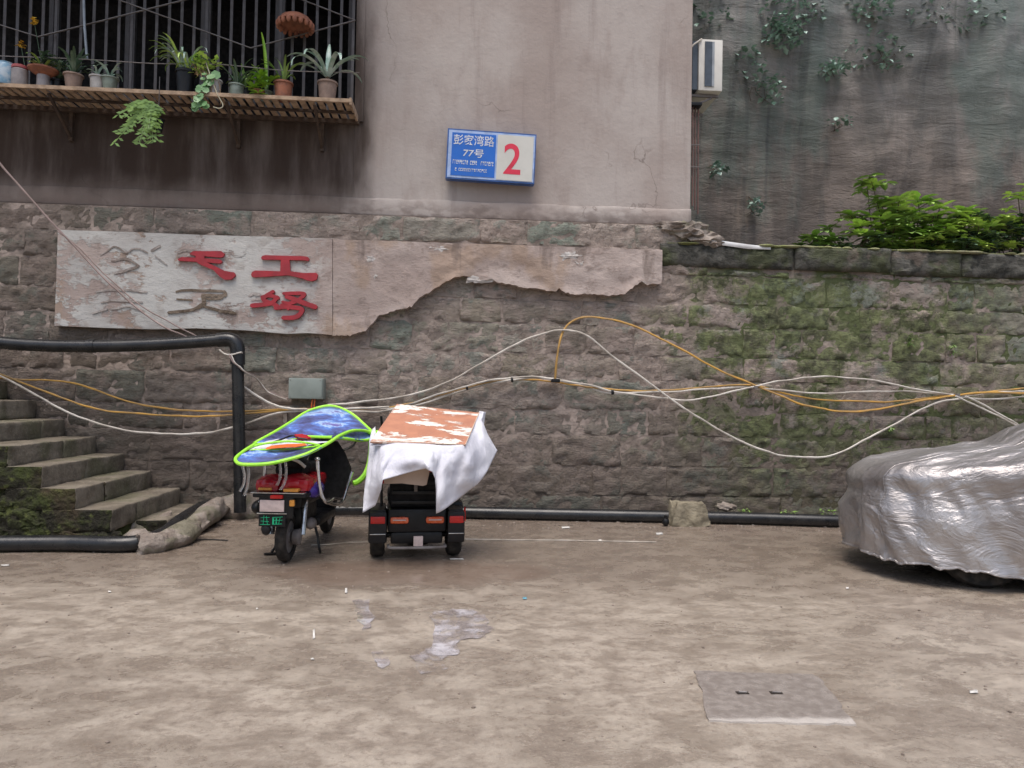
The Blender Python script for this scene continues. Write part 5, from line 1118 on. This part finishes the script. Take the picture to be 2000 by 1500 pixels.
# ---------------------------------------------------------------- shrubs on the terrace, plastic sheet, cliff plants
bm = B(); rows = []
q = [(1372, 466), (1410, 471), (1460, 477), (1505, 482)]
for dy, dz in ((0, 0), (.05, .0), (.30, .015)):
    rows.append([U(a, b_, 8.60) + Vector((0, dy, dz + .004 * math.sin(i * 2))) for i, (a, b_) in enumerate(q)])
r2 = [p + Vector((.0, -.01, -.035 - .02 * (i in (1, 2)))) for i, p in enumerate(rows[0])]; grid(bm, [r2] + rows)
tag(obj('plastic_sheet', bm, M['white'], solid=.004), 'white plastic sheet lying on the wall top beside the house corner', 'sheet')
def shrub(label, base, top, seed, wid, nw, ln, mt, mt2):
    rn = random.Random(seed); b0 = U(*base); b0.z = 3.16; tp = U(*top); t_ = thing('leafy_shrub', label, 'shrub', b0, group='shrubs on the wall top'); hgt = tp.z - b0.z
    sb, f1_, f2_ = B(), B(), B()
    for k in range(int(nw / 7)):
        x_ = rn.uniform(-1, 1); h_ = hgt * rn.uniform(.45, 1.02) * (1 - .35 * abs(x_)) if k else hgt
        if k == 0: x_ = 0
        e = Vector(((tp.x - b0.x) + x_ * wid, rn.uniform(-.3, .25), h_))
        P = smooth([(x_ * wid * .3, 0, 0), (x_ * wid * .6 + rn.uniform(-.08, .08), e.y * .5, h_ * .55), e], 4); tube(sb, P, .006, 5)
        whorl(f1_, e, rn, 9, ln * rn.uniform(.8, 1.1), .26, .30)
        for j in range(4):
            tq = rn.uniform(.45, 1); i_ = min(len(P) - 1, int(tq * len(P))); q_ = P[i_]; az = rn.uniform(0, 6.28); bl = rn.uniform(.10, .22)
            p = q_ + Vector((math.cos(az) * bl, math.sin(az) * bl - .05, rn.uniform(.0, .08))); tube(sb, [q_, p], .003, 4)
            whorl(f1_ if rn.random() < .35 + .4 * tq * (k % 2) else f2_, p, rn, 7, ln * rn.uniform(.6, .9), .24, .1)
    for k in range(nw // 4):
        whorl(f2_, Vector((rn.uniform(-wid, wid) + (tp.x - b0.x) * .3, rn.uniform(-.15, .2), rn.uniform(.05, hgt * .40))), rn, 7, ln * .8, .24, 0)
    obj('branches', sb, M['stem'], t_, local=True); obj('young_foliage', f1_, M[mt], t_, local=True, smooth_=False); obj('dark_foliage', f2_, M[mt2], t_, local=True, smooth_=False)
shrub('low spreading shrub with narrow leaves, leftmost on the wall top', (1640, 482, 9.25), (1632, 440, 9.25), 1, .36, 80, .20, 'leaf', 'leaf_dark')
shrub('tallest bright-leaved shrub on the wall top', (1720, 485, 9.3), (1712, 352, 9.3), 2, .30, 105, .23, 'leaf_bright', 'leaf')
shrub('bright shrub just right of the tallest one', (1800, 488, 9.35), (1802, 388, 9.35), 5, .36, 120, .23, 'leaf_bright', 'leaf')
shrub('dense dark green shrub with yellow tips further right', (1885, 490, 9.25), (1885, 412, 9.25), 3, .42, 150, .21, 'leaf_bright', 'leaf_dark')
shrub('dense shrub at the right edge of the view', (1985, 492, 9.3), (1985, 375, 9.3), 4, .45, 160, .21, 'leaf_bright', 'leaf_dark')
bm = B()
for k in range(26): x = random.uniform(5.0, 7.2); ellip(bm, (x, WY + random.uniform(.1, .5), 3.22), (random.uniform(.05, .12), .08, random.uniform(.04, .09)), nz=.3)
obj('terrace_rubble', bm, sm('brown_rubble', (.20, .15, .10), .9, (.1, .075, .05), 6, .02, 20), kind='stuff')
cl_pts = [(1540, 25, .55, .30, 170, 'large hanging clump of cliff leaves near the top'), (1525, 70, .35, .22, 130, 'glossy leaf clump below the large hanging clump'), (1465, 120, .25, .2, 40, 'sparse leaf clump beside the air conditioner'), (1500, 175, .3, .22, 45, 'loose leaf tuft in the middle of the cliff'), (1632, 130, .22, .14, 50, 'single pale leaf tuft right of the clumps'), (1700, 15, .35, .22, 90, 'wide leaf clump at the top right of centre'), (1640, 240, .16, .08, 16, 'few small leaves low on the cliff'), (1400, 330, .10, .12, 22, 'small leaf tuft near the reddish pipes'), (1475, 400, .12, .15, 26, 'lowest leaf tuft on the cliff'), (1860, 20, .8, .35, 150, 'dim spread of leaves at the top right'), (1385, 30, .3, .3, 40, 'sparse leaves above the air conditioner'), (1720, 100, .5, .3, 60, 'faint leaf patch on the right of the cliff')]
for k, (px, py, rx, rz, n_, lb) in enumerate(cl_pts):
    c_ = U(px, py, 11.75); t_ = thing('cliff_plant', lb, 'climbing plant', c_, group='plants clinging to the cliff')
    bm = B(); clump(bm, (0, 0, 0), int(n_ * 1.7), (rx * 1.15, .25, rz * 1.2), .105, 100 + k, -.1, 1.25); obj('foliage', bm, M['vine'], t_, local=True, smooth_=False)
    bm = B(); rn = random.Random(k)
    for j in range(4): tube(bm, smooth([(rn.uniform(-rx, rx) * .4, .3, rz * 1.6), (rn.uniform(-rx, rx), .1, 0), (rn.uniform(-rx, rx) * .6, .2, -rz * rn.uniform(.6, 1.1))], 4), .004, 4)
    obj('stem', bm, M['stem'], t_, local=True)
for k, (px, py) in enumerate(((1780, 665), (1860, 680), (1740, 835))):
    p = U(px, py, 8.62); t_ = thing('wall_fern', ('small pale fern tuft growing from the mossy wall', 'grassy tuft on the mossy wall right of the fern tuft', 'tiny tuft on the wall by the sagging cable')[k], 'fern', p, group='tufts growing on the mossy wall')
    bm = B(); clump(bm, (0, 0, 0), 24, (.04, .03, .07), .06, 70 + k, -.4, .6); obj('foliage', bm, M['leaf'], t_, local=True, smooth_=False)
